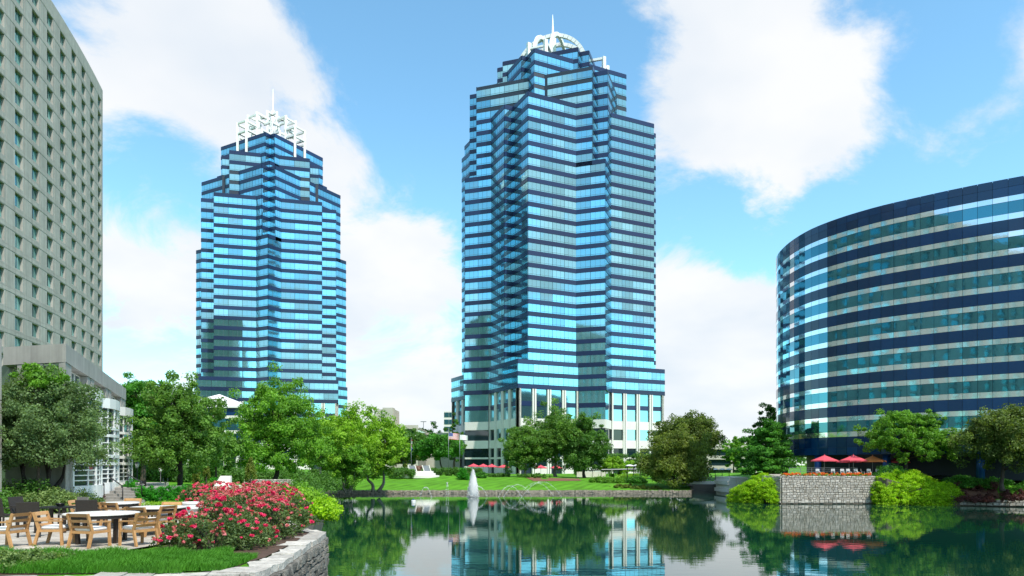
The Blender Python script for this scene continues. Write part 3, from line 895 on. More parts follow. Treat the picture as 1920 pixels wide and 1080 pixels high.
def star(S, a, b, D, q=0.0, Sr=None, br=None):
    """Square of half width S with stepped corners (a, b) joined with a diamond of half diagonal D; q > 0 cuts a notch in the diamond's tips."""
    Sr = Sr or S; br = br or b
    def tip(ax, D):
        p = D
        t = [(0, -D)] if not q else [(-q, -D + q), (0, -D + 2 * q), (q, -D + q)]
        out = []
        for x, y in t:
            for _ in range(ax): x, y = -y, x
            out.append((x, y))
        return out
    p = D - S; pr = D - Sr
    P0 = [(-a, -S), (-p, -S)] + tip(0, D) + [(p, -S), (a, -S), (a, -br), (Sr, -br), (Sr, -pr)] + tip(1, D) + [(Sr, pr), (Sr, br), (a, br), (a, S), (p, S)] + tip(2, D) + \
         [(-p, S), (-a, S), (-a, b), (-S, b), (-S, p)] + tip(3, D) + [(-S, -p), (-S, -b), (-a, -b)]
    return P0
def diamond(D, q):
    out = []
    for k in range(4):
        for x, y in [(-q, -D + q), (0, -D + 2 * q), (q, -D + q)]:
            for _ in range(k): x, y = -y, x
            out.append((x, y))
    return out
def block(S, D):
    p = D - S; return [(-S, -S), (-p, -S), (0, -D), (p, -S), (S, -S), (S, -p), (D, 0), (S, p), (S, S), (p, S), (0, D), (-p, S), (-S, S), (-S, p), (-D, 0), (-S, -p)]

queen_tiers = [(block(28.4, 34.9), 0, 2), (star(27.6, 24.4, 17, 34.4, 0, 29.4, 22), 2, 19), (star(27.6, 24.4, 17, 34.4, 3.0, 29.4, 22), 19, 24),
               (diamond(34.4, 3.0), 24, 27), (star(20, 18.2, 14.4, 23.3), 24, 28), (star(20, 18.2, 14.4, 23.3, 2.2), 28, 29), (diamond(23.3, 2.2), 29, 30)]
QC = (14.85, 260.5); QY = math.radians(26)
queen = tower('blue glass tower with stepped top and white arched crown behind the lawn', QC, QY, 3.2, queen_tiers, block(28.0, 34.4))
king_tiers = [(block(25.6, 30), 0, 2), (star(25, 19.5, 17.5, 29.5), 2, 16), (star(25, 19.5, 17.5, 29.5, 2.4), 16, 20),
              (diamond(29.5, 2.4), 20, 23), (star(18.2, 14.8, 12.6, 21.6), 20, 24), (star(18.2, 14.8, 12.6, 21.6, 1.7), 24, 25), (diamond(21.6, 1.7), 25, 27)]
KC = (-99.3, 297.0); KY = math.radians(15)
king = tower('blue glass tower with stepped top and square white lattice crown', KC, KY, 4.3, king_tiers, block(25.2, 29.7))

def frame_rungs(root, e, f, off, r, z0, z1, n, w):
    for k in range(n):
        z = z0 + (z1 - z0) * k / max(n - 1, 1)
        build('rung', MB().bar(e * r - f * off + Vector((0, 0, z)), e * r + f * off + Vector((0, 0, z)), w), M['crown_white'], root)
def unit(a): return Vector((math.cos(a), math.sin(a), 0))
# arched crown: two pairs of parallel arches that cross
for ax in range(2):
    e = unit(-PI / 4 + ax * PI / 2); f = unit(PI / 4 + ax * PI / 2); Rr = 13.2; zs = 147.4 - 3.2; zf = 139.0 - 3.2
    for off in (-3.0, 3.0):
        path = [e * -Rr + f * off + Vector((0, 0, zf)), e * -Rr + f * off + Vector((0, 0, zs - 2))]
        for k in range(25):
            t = PI * k / 24; path.append(e * (-Rr * math.cos(t)) + f * off + Vector((0, 0, zs + Rr * math.sin(t))))
        path += [e * Rr + f * off + Vector((0, 0, zs - 2)), e * Rr + f * off + Vector((0, 0, zf))]
        mb = MB()
        for p, q in zip(path, path[1:]):
            dd = (q - p).normalized(); mb.bar(p - dd * .1, q + dd * .1, 1.0, 1.25, up=f.cross(dd))
        build('crown_arch', mb, M['crown_white'], queen)
    for s in (-1, 1):
        frame_rungs(queen, e * s, f, 3.0, Rr, zs - 5, zs + 1.5, 3, .6)
        for off in (-3.0, 3.0):
            lg = MB(); lg.bar(e * (s * 19.5) + f * off + Vector((0, 0, 131 - 3.2)), e * (s * 19.5) + f * off + Vector((0, 0, 149.5 - 3.2)), 1.1)
            lg.bar(e * (s * 19.1) + f * off + Vector((0, 0, 149 - 3.2)), e * (s * Rr) + f * off + Vector((0, 0, 149 - 3.2)), .8)
            build('crown_leg', lg, M['crown_white'], queen)
        frame_rungs(queen, e * s, f, 3.0, 19.5, 138 - 3.2, 147.5 - 3.2, 4, .6)
build('mast', MB().tube([(0, 0, 140), (0, 0, 158), (0, 0, 160), (0, 0, 163.5), (0, 0, 167)], [1.3, 1.3, .5, .3, .06], 10), M['crown_white'], queen, smooth=True)
# lattice crown: two pairs of stepped frames that cross
for ax in range(2):
    e = unit(-PI / 4 + ax * PI / 2); f = unit(PI / 4 + ax * PI / 2)
    for off in (-2.6, 2.6):
        for s in (-1, 1):
            mb = MB(); v = lambda r_, z: e * (r_ * s) + f * off + Vector((0, 0, z - 4.3))
            mb.bar(v(15.6, 128), v(15.6, 142.3), .9); mb.bar(v(15.1, 141.8), v(9.4, 141.8), .75)
            mb.bar(v(10.4, 132), v(10.4, 147.6), .9); mb.bar(v(9.9, 147.2), v(4.2, 147.2), .75); mb.bar(v(15.0, 138.5), v(11, 138.5), .8)
            mb.bar(v(5.2, 138), v(5.2, 150.4), .9); mb.bar(v(4.7, 150), v(.1, 150), .75); mb.bar(v(9.8, 144.8), v(5.8, 144.8), .8)
            build('crown_frame', mb, M['crown_white'], king)
            mb = MB(); o2 = f * (off * 2.6)
            for r1, r0, z1 in ((11.6, 6.4, 139.6), (6.9, 2.4, 144.6)):
                mb.bar(e * (r1 * s) + o2 + Vector((0, 0, 126)), e * (r1 * s) + o2 + Vector((0, 0, z1 - 4.3)), .8); mb.bar(e * (r1 * s) + o2 + Vector((0, 0, z1 - 4.8)), e * (r0 * s) + o2 + Vector((0, 0, z1 - 4.8)), .7)
            build('crown_frame', mb, M['crown_white'], king)
    for s in (-1, 1):
        frame_rungs(king, e * s, f, 2.6, 15.6, 138 - 4.3, 142 - 4.3, 2, .6); frame_rungs(king, e * s, f, 2.6, 10.4, 143 - 4.3, 146.6 - 4.3, 2, .6)
build('mast', MB().tube([(0, 0, 128), (0, 0, 148), (0, 0, 149.5), (0, 0, 158)], [1.3, 1.1, .25, .08], 8), M['crown_white'], king, smooth=True)

# ------------------------------------------------------------------ curved dark blue office building on the right
def catmull(ps, n):
    out = []; ps = [Vector(p) for p in ps]
    for i in range(1, len(ps) - 2):
        a, b, c, d = ps[i - 1:i + 3]
        for k in range(n):
            t = k / n
            out.append(.5 * ((2 * b) + (c - a) * t + (2 * a - 5 * b + 4 * c - d) * t * t + (3 * b - 3 * c + d - a) * t ** 3))
    out.append(ps[-2]); return out
def resample(ps, step):
    L = [0]
    for a, b in zip(ps, ps[1:]): L.append(L[-1] + (b - a).length)
    n = round(L[-1] / step); out = []; j = 0
    for k in range(n + 1):
        s = L[-1] * k / n
        while j < len(ps) - 2 and L[j + 1] < s: j += 1
        out.append(ps[j].lerp(ps[j + 1], (s - L[j]) / (L[j + 1] - L[j])))
    return out
OUT = [(66, 141), (56, 137.5), (50, 132), (46.3, 125), (45.0, 117.5), (45.5, 110), (47.6, 104.5), (50.9, 99.7), (54.5, 96.2), (58.4, 92.8), (63.8, 88.9), (71, 84.3), (80, 79.2), (91, 73.8), (104, 68.5), (118, 63.5)]
outline = resample(catmull(OUT, 12), 1.62)
RB = (60, 108, 4.5)
rb = thing('office_building', 'curved dark blue glass office building with bright horizontal bands by the terrace', 'office building', RB)
base = Vector(RB)
navy = Pieces('blue_panel', M['navy_panel'], rb); strip = Pieces('bright_panel', M['bright_strip'], rb); teal = Pieces('window_pane', M['teal_glass'], rb)
ZT = 42.0; PT = 4.46
rj = random.Random(11)
for a, b in zip(outline, outline[1:]):
    d = b - a; L = d.length; ang = math.atan2(d.y, d.x); n = Vector((d.y, -d.x)).normalized(); mid = (a + b) / 2
    def put(pc, z0, z1, off=.05, th=.1):
        pc.add(Vector((mid.x + n.x * off, mid.y + n.y * off, (z0 + z1) / 2)) - base, ang, (L - .035, th, z1 - z0 - .03), (rj.gauss(0, .003), rj.gauss(0, .0045)))
    put(navy, 40.95, 42.0, .07); put(navy, 39.8, 40.95, .07)
    z = 39.8
    for k in range(7):
        put(strip, z - .70, z); put(teal, z - 2.2, z - .70, .03); put(strip, z - 2.96, z - 2.2)
        put(navy, z - PT, z - 2.96, .07); z -= PT
    put(navy, z - 1.1, z, .07)
for pc in (navy, strip, teal): pc.finish()
poly = [(p.x - 60, p.y - 108) for p in outline] + [(140 - 60, 70 - 108), (140 - 60, 150 - 108), (70 - 60, 150 - 108)]
mb = MB().prism(poly, 3.05, 37.35); build('structure_core', mb, M['tower_core'], rb)
ins = [(p.x, p.y) for p in outline][6:]
mid_c = Vector((90, 115))
mb = MB().prism([((x + (mid_c.x - x) * .11) - 60, (y + (mid_c.y - y) * .11) - 108) for x, y in ins] + [(75, -36), (75, 35), (12, 35)], -.5, 3.2)
build('ground_floor_wall', mb, M['tower_core'], rb)
for i in (12, 20, 27, 34, 41):
    p = outline[i]; q = p + (mid_c - p).normalized() * 1.0
    build('column', MB().lathe([(.5, -.3), (.5, 3.2)], 14, (q.x - 60, q.y - 108, 0)), M['blue_column'], rb, smooth=True)

# ------------------------------------------------------------------ concrete hotel slab on the left
HB = (-85.9, 150.0, 4.8)
hotel = thing('hotel_tower', 'tall grey concrete hotel slab with rows of recessed windows', 'hotel', HB)
hbase = Vector(HB)
BW = 5.6; PH = 3.13; ROWS = 24; ZR = 84.6
def panel_mesh(w, h, ow, oh, oz, depth, mat):
    """front face at y=0 looking to -y, opening ow x oh centred at z offset oz"""
    W2, H2, a, b = w / 2, h / 2, ow / 2, oh / 2
    o = [(-W2, 0, -H2), (W2, 0, -H2), (W2, 0, H2), (-W2, 0, H2)]
    i = [(-a, 0, oz - b), (a, 0, oz - b), (a, 0, oz + b), (-a, 0, oz + b)]
    j = [(x, depth, z) for x, y, z in i]; k = [(x, .3, z) for x, y, z in o]
    fs = []
    for n in range(4):
        m = (n + 1) % 4
        fs += [(n, m, 4 + m, 4 + n), (4 + n, 4 + m, 8 + m, 8 + n), (n, 12 + n, 12 + m, m)]
    mb = MB(); mb.add(o + i + j + k, fs); return mesh_of('window_panel', mb, mat)
wp = panel_mesh(3.5, 2.48, 2.45, 2.12, .08, .5, M['concrete'])
plainm = mesh_of('plain_panel', MB().box(-1.01, 1.01, 0, .3, -1.24, 1.24), M['concrete'])
bandm = mesh_of('floor_band', MB().box(-BW / 2 + .02, BW / 2 - .02, -.03, .27, -.29, .29), M['concrete'])
panem = mesh_of('window_pane', MB().box(-1.22, 1.22, .4, .46, -.98, 1.14), M['hotel_glass'])
framem = mesh_of('window_frame', MB().box(-.04, .04, .34, .4, -.98, 1.14), M['black_metal'])
th0 = .31; dth = .0028
x, y = HB[0], HB[1]; t = 0.9
pos = []
x += math.sin(th0) * .9; y -= math.cos(th0) * .9
back = [(x, y)]
NB = 44
far = {k: MB() for k in ('wall', 'glass')}
for i in range(NB):
    th = th0 - dth * min(t + BW / 2, 62)
    mx_, my_ = x + math.sin(th) * BW / 2, y - math.cos(th) * BW / 2
    ang = math.atan2(math.cos(th), -math.sin(th))      # wall direction seen with its face to the right
    ang = math.atan2(math.cos(th), -math.sin(th))
    pos.append((mx_, my_, ang)); x += math.sin(th) * BW; y -= math.cos(th) * BW; t += BW
    back.append((x, y))
for i, (mx_, my_, ang) in enumerate(pos):
    d = Vector((math.cos(ang), math.sin(ang), 0))
    for r_ in range(ROWS):
        zc = ZR - 3.9 - r_ * PH
        c = Vector((mx_, my_, zc)) - hbase
        if i < 11:
            wpo = link('window_panel', wp, hotel, c + d * .98, ang); link('plain_panel', plainm, hotel, c - d * 1.77, ang)
            link('floor_band', bandm, hotel, c + Vector((0, 0, 1.56)), ang)
            g = link('window_pane', panem, wpo, (0, 0, 0)); link('window_frame', framem, wpo, (0, 0, 0))
            g.rotation_euler = (rj.gauss(0, .004), 0, rj.gauss(0, .006))
        else:
            nrm = Vector((d.y, -d.x, 0))
            for s0, s1, z0, z1 in ((-2.78, -.2, -1.24, 1.24), (2.1, 2.78, -1.24, 1.24), (-2.78, 2.78, 1.27, 1.86)):
                far['wall'].obox(c + d * ((s0 + s1) / 2) + Vector((0, 0, (z0 + z1) / 2)) - nrm * .15, d * ((s1 - s0) / 2), nrm * .15, (0, 0, (z1 - z0) / 2))
            far['glass'].obox(c + d * .98 - nrm * .5, d * 1.14, nrm * .03, (0, 0, 1.05))
o = build('facade_panels', far['wall'], M['concrete_wall'], hotel); o['kind'] = 'stuff'
o = build('facade_panes', far['glass'], M['hotel_glass'], hotel); o['kind'] = 'stuff'
# body behind the panels, parapet and corner pier
def shift(pp, k):
    out = []
    for i, p in enumerate(pp):
        a = Vector(pp[max(i - 1, 0)]); b = Vector(pp[min(i + 1, len(pp) - 1)]); tt = (b - a).normalized()
        out.append((p[0] + tt.y * k, p[1] - tt.x * k))     # k > 0: away from the lake
    return out
line = [(HB[0], HB[1])] + back
inn = shift(line, .72); deep = shift(line, 19)
mb = MB().prism([(px_ - HB[0], py_ - HB[1]) for px_, py_ in inn + deep[::-1]][::-1], -.5, ZR - 5.3); build('body', mb, M['concrete_wall'], hotel)
mb = MB().prism([(px_ - HB[0], py_ - HB[1]) for px_, py_ in shift(line, .0) + deep[::-1]][::-1], ZR - 3.9 + 1.87 - 4.8, ZR - 4.8); build('parapet', mb, M['concrete_wall'], hotel)
th = th0; e1 = Vector((math.sin(th), -math.cos(th), 0)); e2 = Vector((-math.cos(th), -math.sin(th), 0))
mb = MB().obox(e1 * .43 + e2 * 9.6 + Vector((0, 0, (ZR - 6.9) / 2)), e1 * .43, e2 * 9.6, (0, 0, (ZR - 6.9) / 2 + .3)); build('end_wall', mb, M['concrete_wall'], hotel)

# ------------------------------------------------------------------ low hotel wing with bowed white bays
WB = Vector((-23, 41, 4.3))
wing = thing('hotel_wing', 'low concrete hotel wing with bowed white window bays behind the trees', 'building', WB)
WD = Vector((-.37, .929, 0)); WN = Vector((.929, .37, 0)); W0 = Vector((-19.6, 31.4, 0))
WANG = math.atan2(WD.y, WD.x)
def wv(t, o, z): return W0 + WD * t + WN * o + Vector((0, 0, z)) - WB
def wbox(name, t0, t1, o0, o1, z0, z1, mat, mb=None):
    m = mb or MB()
    m.obox(wv((t0 + t1) / 2, (o0 + o1) / 2, (z0 + z1) / 2), WD * ((t1 - t0) / 2), WN * ((o1 - o0) / 2), (0, 0, (z1 - z0) / 2))
    return m if mb else build(name, m, mat, wing)
FD = Vector((-2.8, .8, 0)).normalized(); FN = Vector((-.8, -2.8, 0)).normalized()
def wpoly(i, e): return [tuple((W0 + WD * a + WN * b - WB).to_2d()) for a, b in ((.6 + e, -i), (20 - e, -i), (20 - e, -8))] + [tuple((W0 + FD * 3.6 + WD * (.9 + e) - WB).to_2d()), tuple((W0 + FD * .9 + WD * (.9 + e) - WB).to_2d())]
build('wall', MB().prism(wpoly(.62, 0), -.9, 6.2), M['concrete_wall'], wing)
def corner(a, b, i):      # solid outline of the wing's two visible sides, inset by i
    c0 = W0 - WN * i - FN * i * .6
    return [tuple((q - WB).to_2d()) for q in (c0, W0 + WD * b - WN * i, W0 + WD * b - WN * 8, W0 + FD * a + WD * 8, W0 + FD * a - FN * i)]
build('parapet', MB().prism(corner(3.6, 20.1, 0), 10.53 - WB.z, 11.34 - WB.z), M['concrete_wall'], wing)
build('roof', MB().prism(wpoly(.55, .05), 6.2, 6.8), M['roof_grey'], wing)
piers = [(.62, 1.4), (5.4, 6.1), (6.5, 7.4), (11.4, 12.2), (12.6, 13.5), (17.8, 18.5), (18.9, 20.05)]
for t0, t1 in piers: wbox('pier', t0, t1, -.6, -.03, 3.4, 10.515, M['concrete_wall'])
for t0, t1 in ((6.1, 6.5), (12.2, 12.6), (18.5, 18.9)):
    wbox('slit_wall', t0, t1, -.58, -.06, 3.4, 9.55, M['concrete_wall']); wbox('slit_wall', t0, t1, -.58, -.06, 10.3, 10.51, M['concrete_wall'])
    wbox('slit_window', t0, t1, -.5, -.45, 9.55, 10.3, M['dark_glass'])
up = Pieces('window_pane', M['teal_glass'], wing, 300); bp_ = Pieces('bay_pane', M['bay_glass'], wing, 300)
for tc_ in (3.4, 9.4, 15.65):
    t0, t1 = tc_ - 2.0, tc_ + (2.0 if tc_ < 15 else 2.15)
    n = 3
    for k in range(n):
        a = t0 + (t1 - t0) * k / n; b = t0 + (t1 - t0) * (k + 1) / n
        up.add(wv((a + b) / 2, -.42, 10.08), WANG, (b - a - .12, .05, .86))
    fr = MB()
    for k in range(n + 1): wbox('', *(lambda q: (q - .06, q + .06))(t0 + (t1 - t0) * k / n), -.45, -.36, 9.66, 10.5, None, fr)
    wbox('', t0, t1, -.44, -.37, 10.44, 10.5, None, fr); wbox('', t0, t1, -.46, -.3, 9.6, 9.68, None, fr)
    build('window_frame', fr, M['white_paint'], wing)
    # bowed bay
    NF = 6; hw = 2.35; bow = .95
    arc = []
    for k in range(NF + 1):
        u = -1 + 2 * k / NF; arc.append((tc_ + u * hw, -.25 + bow * math.sqrt(max(1 - (u * .96) ** 2, 0)) * 1.05))
    def ring(z0, z1, grow, name, mat='white_paint', th=.12):
        m = MB()
        for (ta, oa), (tb_, ob) in zip(arc, arc[1:]):
            A = wv(ta, oa, (z0 + z1) / 2); B = wv(tb_, ob, (z0 + z1) / 2); d = (B - A).normalized(); nn = Vector((d.y, -d.x, 0))
            m.obox((A + B) / 2 + nn * grow, d * ((B - A).length / 2 + .015), nn * th / 2, (0, 0, (z1 - z0) / 2))
        return build(name, m, M[mat], wing)
    ring(9.08, 9.62, .05, 'bay_fascia', th=.2)
    ring(3.6, 5.05, .04, 'bay_base', th=.18)
    for z0, z1 in ((6.0, 6.17), (6.40, 6.57), (7.53, 7.68), (7.92, 8.07)): ring(z0, z1, .05, 'bay_beam', th=.16)
    groups = [(5.05, 6.0, 4), (6.17, 6.40, 1), (6.57, 7.53, 3), (7.68, 7.92, 1), (8.07, 9.08, 2)]
    for z0, z1, nr in groups:
        for k in range(1, nr):
            z = z0 + (z1 - z0) * k / nr; ring(z - .025, z + .025, .035, 'glazing_bar', th=.08)
        for k in range(nr):
            za = z0 + (z1 - z0) * k / nr; zb = z0 + (z1 - z0) * (k + 1) / nr
            for (ta, oa), (tb_, ob) in zip(arc, arc[1:]):
                A = wv(ta, oa, 0); B = wv(tb_, ob, 0); d = B - A
                bp_.add((A + B) / 2 + Vector((0, 0, (za + zb) / 2)), math.atan2(d.y, d.x), (d.length - .05, .04, zb - za - .03), (random.gauss(0, .004), random.gauss(0, .006)))
    for i, (ta, oa) in enumerate(arc):
        build('mullion', MB().bar(wv(ta, oa + .03, 5.0), wv(ta, oa + .03, 9.1), .13 if i % 2 == 0 else .07), M['white_paint'], wing)
    bf = MB(); bf.add([wv(t_, o_ - .1, 9.3) for t_, o_ in arc] , [tuple(range(NF + 1))]); bf.add([wv(t_, o_ - .1, 9.58) for t_, o_ in arc], [tuple(range(NF + 1))])
    build('bay_roof', bf, M['white_paint'], wing)
up.finish(); bp_.finish()
# end of the wing that faces the camera, with windows under the parapet
def fbox(name, s0, s1, o0, o1, z0, z1, mat):
    m = MB().obox(W0 + FD * ((s0 + s1) / 2) + FN * ((o0 + o1) / 2) + Vector((0, 0, (z0 + z1) / 2)) - WB, FD * ((s1 - s0) / 2), FN * ((o1 - o0) / 2), (0, 0, (z1 - z0) / 2))
    return build(name, m, mat, wing)
fbox('end_wall', .45, 3.6, -.6, -.1, 3.4, 9.2, M['concrete_wall'])
build('corner_pier', MB().prism([tuple((q - WB).to_2d()) for q in (W0 - WN * .03 - FN * .02, W0 + WD * .62 - WN * .03, W0 + WD * .62 - WN * .3, W0 + FD * .42 - FN * .02)], 3.4 - WB.z, 10.52 - WB.z), M['concrete_wall'], wing)
for s0, s1 in ((1.35, 1.75), (2.55, 2.8)): fbox('end_pier', s0, s1, -.5, -.02, 9.0, 10.52, M['concrete_wall'])
for s0, s1 in ((.42, 1.35), (1.75, 2.55)):
    fbox('window_pane', s0, s1, -.4, -.36, 9.2, 10.4, M['teal_glass']); fbox('window_frame', (s0 + s1) / 2 - .03, (s0 + s1) / 2 + .03, -.38, -.3, 9.2, 10.45, M['white_paint'])
    fbox('lintel', s0, s1, -.5, -.06, 10.4, 10.51, M['concrete_wall'])
# plain concrete block at the left edge
bl = thing('concrete_block', 'plain grey concrete end block of the hotel at the left edge', 'building', (-24, 30, 4))
for k, (z0, z1) in enumerate(((-.3, 2.2), (2.24, 4.6), (4.64, 7.1))):
    for j, (y0, y1) in enumerate(((-5, -3.2), (-3.16, -1.05))):
        build('wall_panel', MB().obox((3.2 - .3 - .12 * (y0 + y1) / 2 * 1.0, (y0 + y1) / 2, (z0 + z1) / 2), (.3, 0, 0), (-.12 * (y1 - y0) / 2, (y1 - y0) / 2, 0), (0, 0, (z1 - z0) / 2)), M['concrete'], bl)
build('body', MB().box(-6, 2.9, -4.8, -1.1, -.5, 7.05), M['concrete_wall'], bl)

# ------------------------------------------------------------------ patio, steps, beds
FLOOR = PATIO + .03
mb = MB(); mb.add([(x, y, FLOOR) for x, y in [(-32, 15.5), (-8.9, 15.6), (-8.6, 18), (-9.4, 22), (-11.3, 27), (-12.5, 31), (-19, 37.0), (-32, 37.0)]], [tuple(range(8))])
tag(build('patio', mb, M['paving']), kind='structure')
mb = MB(); mb.add([(x, y, 4.1) for x, y in [(-24.6, 30.5), (-19.2, 31), (-19.2, 37), (-24.6, 37)]], [(0, 1, 2, 3)])
st = thing('garden_steps', 'flight of grey brick steps between clipped hedges leading to the hotel wing', 'steps', (-20.5, 37, 4.05))
x0, x1 = X(176, 37), X(266, 37)
for k in range(5):
    m = MB(); m.box(x0 + 20.5 - .01 * k, x1 + 20.5 - .16 * k, .5 * k, 6.5 - .01 * k, -.3, .14 * (k + 1)); build('step', m, M['step_stone'], st)
mb = MB(); mb.prism([(-27, 39.55), (-21.3, 39.55), (-24.5, 51), (-28, 51)], 4.2, 4.765); tag(build('landing', mb, M['paving']), kind='structure')
# soil of the rose bed
mb = MB(); mb.add([(x, y, PATIO + .012) for x, y in [(-8.2, 14.9), (-5.3, 14.6), (-5.25, 15.2), (-5.5, 18), (-5.9, 20.8), (-7.5, 23), (-9.2, 27), (-11.2, 27), (-9.3, 22), (-8.5, 18)]], [tuple(range(10))])
tag(build('rose_bed_soil', mb, M['soil']), kind='structure')

def handrail(label, p0, p1, h0=.72):
    o = thing('handrail', label, 'handrail', p0, 0, 'handrails of the garden steps')
    a = Vector((0, 0, 0)); b = Vector(p1) - Vector(p0)
    build('rail', MB().tube([a + Vector((0, -.12, h0 - .05)), a + Vector((0, 0, h0)), b + Vector((0, 0, h0)), b + Vector((0, .1, h0))], .032, 8), M['black_metal'], o, smooth=True)
    for q in (a, b): build('post', MB().tube([q + Vector((0, 0, -.1)), q + Vector((0, 0, h0))], .028, 8), M['black_metal'], o, smooth=True)
    return o
def rail_px(label, px0, py0, Y0, px1, py1, Y1):
    a = P(px0, py0, Y0); b = P(px1, py1, Y1); return handrail(label, a, b, .62)
rail_px('black handrail in the middle of the steps', 230, 934, 37.2, 206, 916, 39.2)
rail_px('black handrail on the left side of the steps beside the flowering shrub', 195, 930, 37.2, 172, 913, 39.2)
rail_px('black handrail along the clipped hedge on the right of the steps', 266, 926, 37.4, 240, 911, 39.4)
# curved railing of the ramp
cr_ = thing('ramp_railing', 'curved black metal railing beside the steps under the flowering shrub', 'railing', P(150, 920, 35))
for h in (.25, .62):
    build('rail', MB().tube([Vector((-.65 + 1.5 * t_, .3 - 1.2 * math.sin(t_ * PI) * .6, h - .35 * t_ * t_ + .12 * math.sin(t_ * PI))) for t_ in [k / 10 for k in range(11)]], .03, 6), M['black_metal'], cr_, smooth=True)
for k in range(7):
    t_ = k / 6; q = Vector((-.65 + 1.5 * t_, .3 - 1.2 * math.sin(t_ * PI) * .6, 0)); build('post', MB().tube([q + Vector((0, 0, -.35)), q + Vector((0, 0, .62 - .35 * t_ * t_ + .12 * math.sin(t_ * PI)))], .02, 6), M['black_metal'], cr_)

# ------------------------------------------------------------------ patio furniture
def make_wood_chair():
    t = thing('wood_armchair', 'x', 'chair')
    w = M['wood']; hx = .29; 
    for s in (-1, 1):
        build('leg', MB().bar((s * hx, .27, 0), (s * hx, .24, .60), .048, .06), w, t)
        build('leg', MB().bar((s * hx, -.36, 0), (s * hx, -.25, .40), .048, .065), w, t)
        build('back_post', MB().bar((s * hx, -.25, .385), (s * hx * .97, -.375, .80), .045, .065), w, t)
        build('armrest', MB().obox((s * hx, -.03, .60), (.03, 0, 0), (0, .31, -.012), (0, .0, .018)), w, t)
        build('seat_rail', MB().bar((s * hx, .24, .36), (s * hx, -.27, .36), .035, .06), w, t)
    build('seat_rail', MB().bar((-hx, .255, .36), (hx, .255, .36), .035, .06), w, t)
    build('seat_rail', MB().bar((-hx, -.26, .36), (hx, -.26, .36), .035, .06), w, t)
    for z, y, h in ((.765, -.362, .075), (.625, -.322, .06), (.485, -.281, .06)):
        build('back_slat', MB().obox((0, y, z), (hx, 0, 0), (0, .013, -.004), (0, -.02 * h / .075, h / 2)), w, t)
    cu = MB(); n = 8; prof = [(0.9, 0), (1, .03), (1, .06), (.9, .088), (.5, .1)]
    for q, z in prof:
        for k in range(24):
            a = 2 * PI * k / 24; c, s_ = math.cos(a), math.sin(a); e = .28
            cu.v.append((.26 * q * math.copysign(abs(c) ** e, c), .01 + .26 * q * math.copysign(abs(s_) ** e, s_), .385 + z))
    for i in range(len(prof) - 1):
        for k in range(24): cu.f.append((i * 24 + k, i * 24 + (k + 1) % 24, (i + 1) * 24 + (k + 1) % 24, (i + 1) * 24 + k))
    cu.f.append(tuple(4 * 24 + k for k in range(24))); cu.m = [0] * len(cu.f)
    build('cushion', cu, M['cushion'], t, smooth=True)
    return t
wc = make_wood_chair(); used = [False]
def wood_chair(px, Y, deg, label):
    loc = (X(px, Y), Y, FLOOR); gr = 'wooden armchairs on the patio'
    if not used[0]:
        used[0] = True; wc.location = loc; wc.rotation_euler = (0, 0, math.radians(deg)); tag(wc, label, 'chair', gr); return wc
    return copy_thing(wc, loc, math.radians(deg), label, gr)
wood_chair(170, 17.0, -14, 'wooden armchair seen from behind at the front of the nearest round table')
wood_chair(106, 17.5, -84, 'wooden armchair in profile facing right at the nearest round table')
wood_chair(259, 17.35, 62, 'wooden armchair turned to the left between the nearest round table and the roses')
wood_chair(14, 17.0, 84, 'wooden armchair cut by the left edge of the picture')
wood_chair(269, 19.6, -8, 'wooden armchair seen from behind at the round table beside the roses')
wood_chair(296, 20.0, 74, 'wooden armchair with its right arm towards the roses, beside the second table')
wood_chair(311, 21.6, 178, 'wooden armchair on the far side of the table beside the roses')
wood_chair(219, 21.9, -10, 'right hand wooden armchair seen from behind at the farthest round table')
wood_chair(194, 22.3, -4, 'left hand wooden armchair seen from behind at the farthest round table')
wood_chair(236, 24.0, 172, 'wooden armchair on the far side of the farthest round table')
wood_chair(160, 23.2, -80, 'wooden armchair in profile at the left of the farthest round table')

def make_table(r, h=.74):
    t = thing('round_table', 'x', 'table')
    build('table_top', MB().lathe([(r - .02, h - .035), (r, h - .03), (r, h - .005), (r - .01, h)], 40), M['table_stone'], t)
    build('apron', MB().lathe([(r * .93, h - .12), (r * .955, h - .12), (r * .955, h - .036), (r * .9, h - .036)], 40), M['dark_wood'], t)
    for k in range(4):
        a = PI / 4 + k * PI / 2 + .25; build('leg', MB().bar((math.cos(a) * r * .68, math.sin(a) * r * .68, 0), (math.cos(a) * r * .72, math.sin(a) * r * .72, h - .1), .085), M['dark_wood'], t)
    return t
for px_, Y_, r_, lab in ((191, 18.0, .86, 'nearest round white stone table with dark legs'), (297, 20.6, .76, 'round white stone table close to the rose bed'), (215, 22.9, .72, 'farthest round white stone table in front of the steps')):
    t = make_table(r_); t.location = (X(px_, Y_), Y_, FLOOR); tag(t, lab, 'table', 'round tables on the patio')

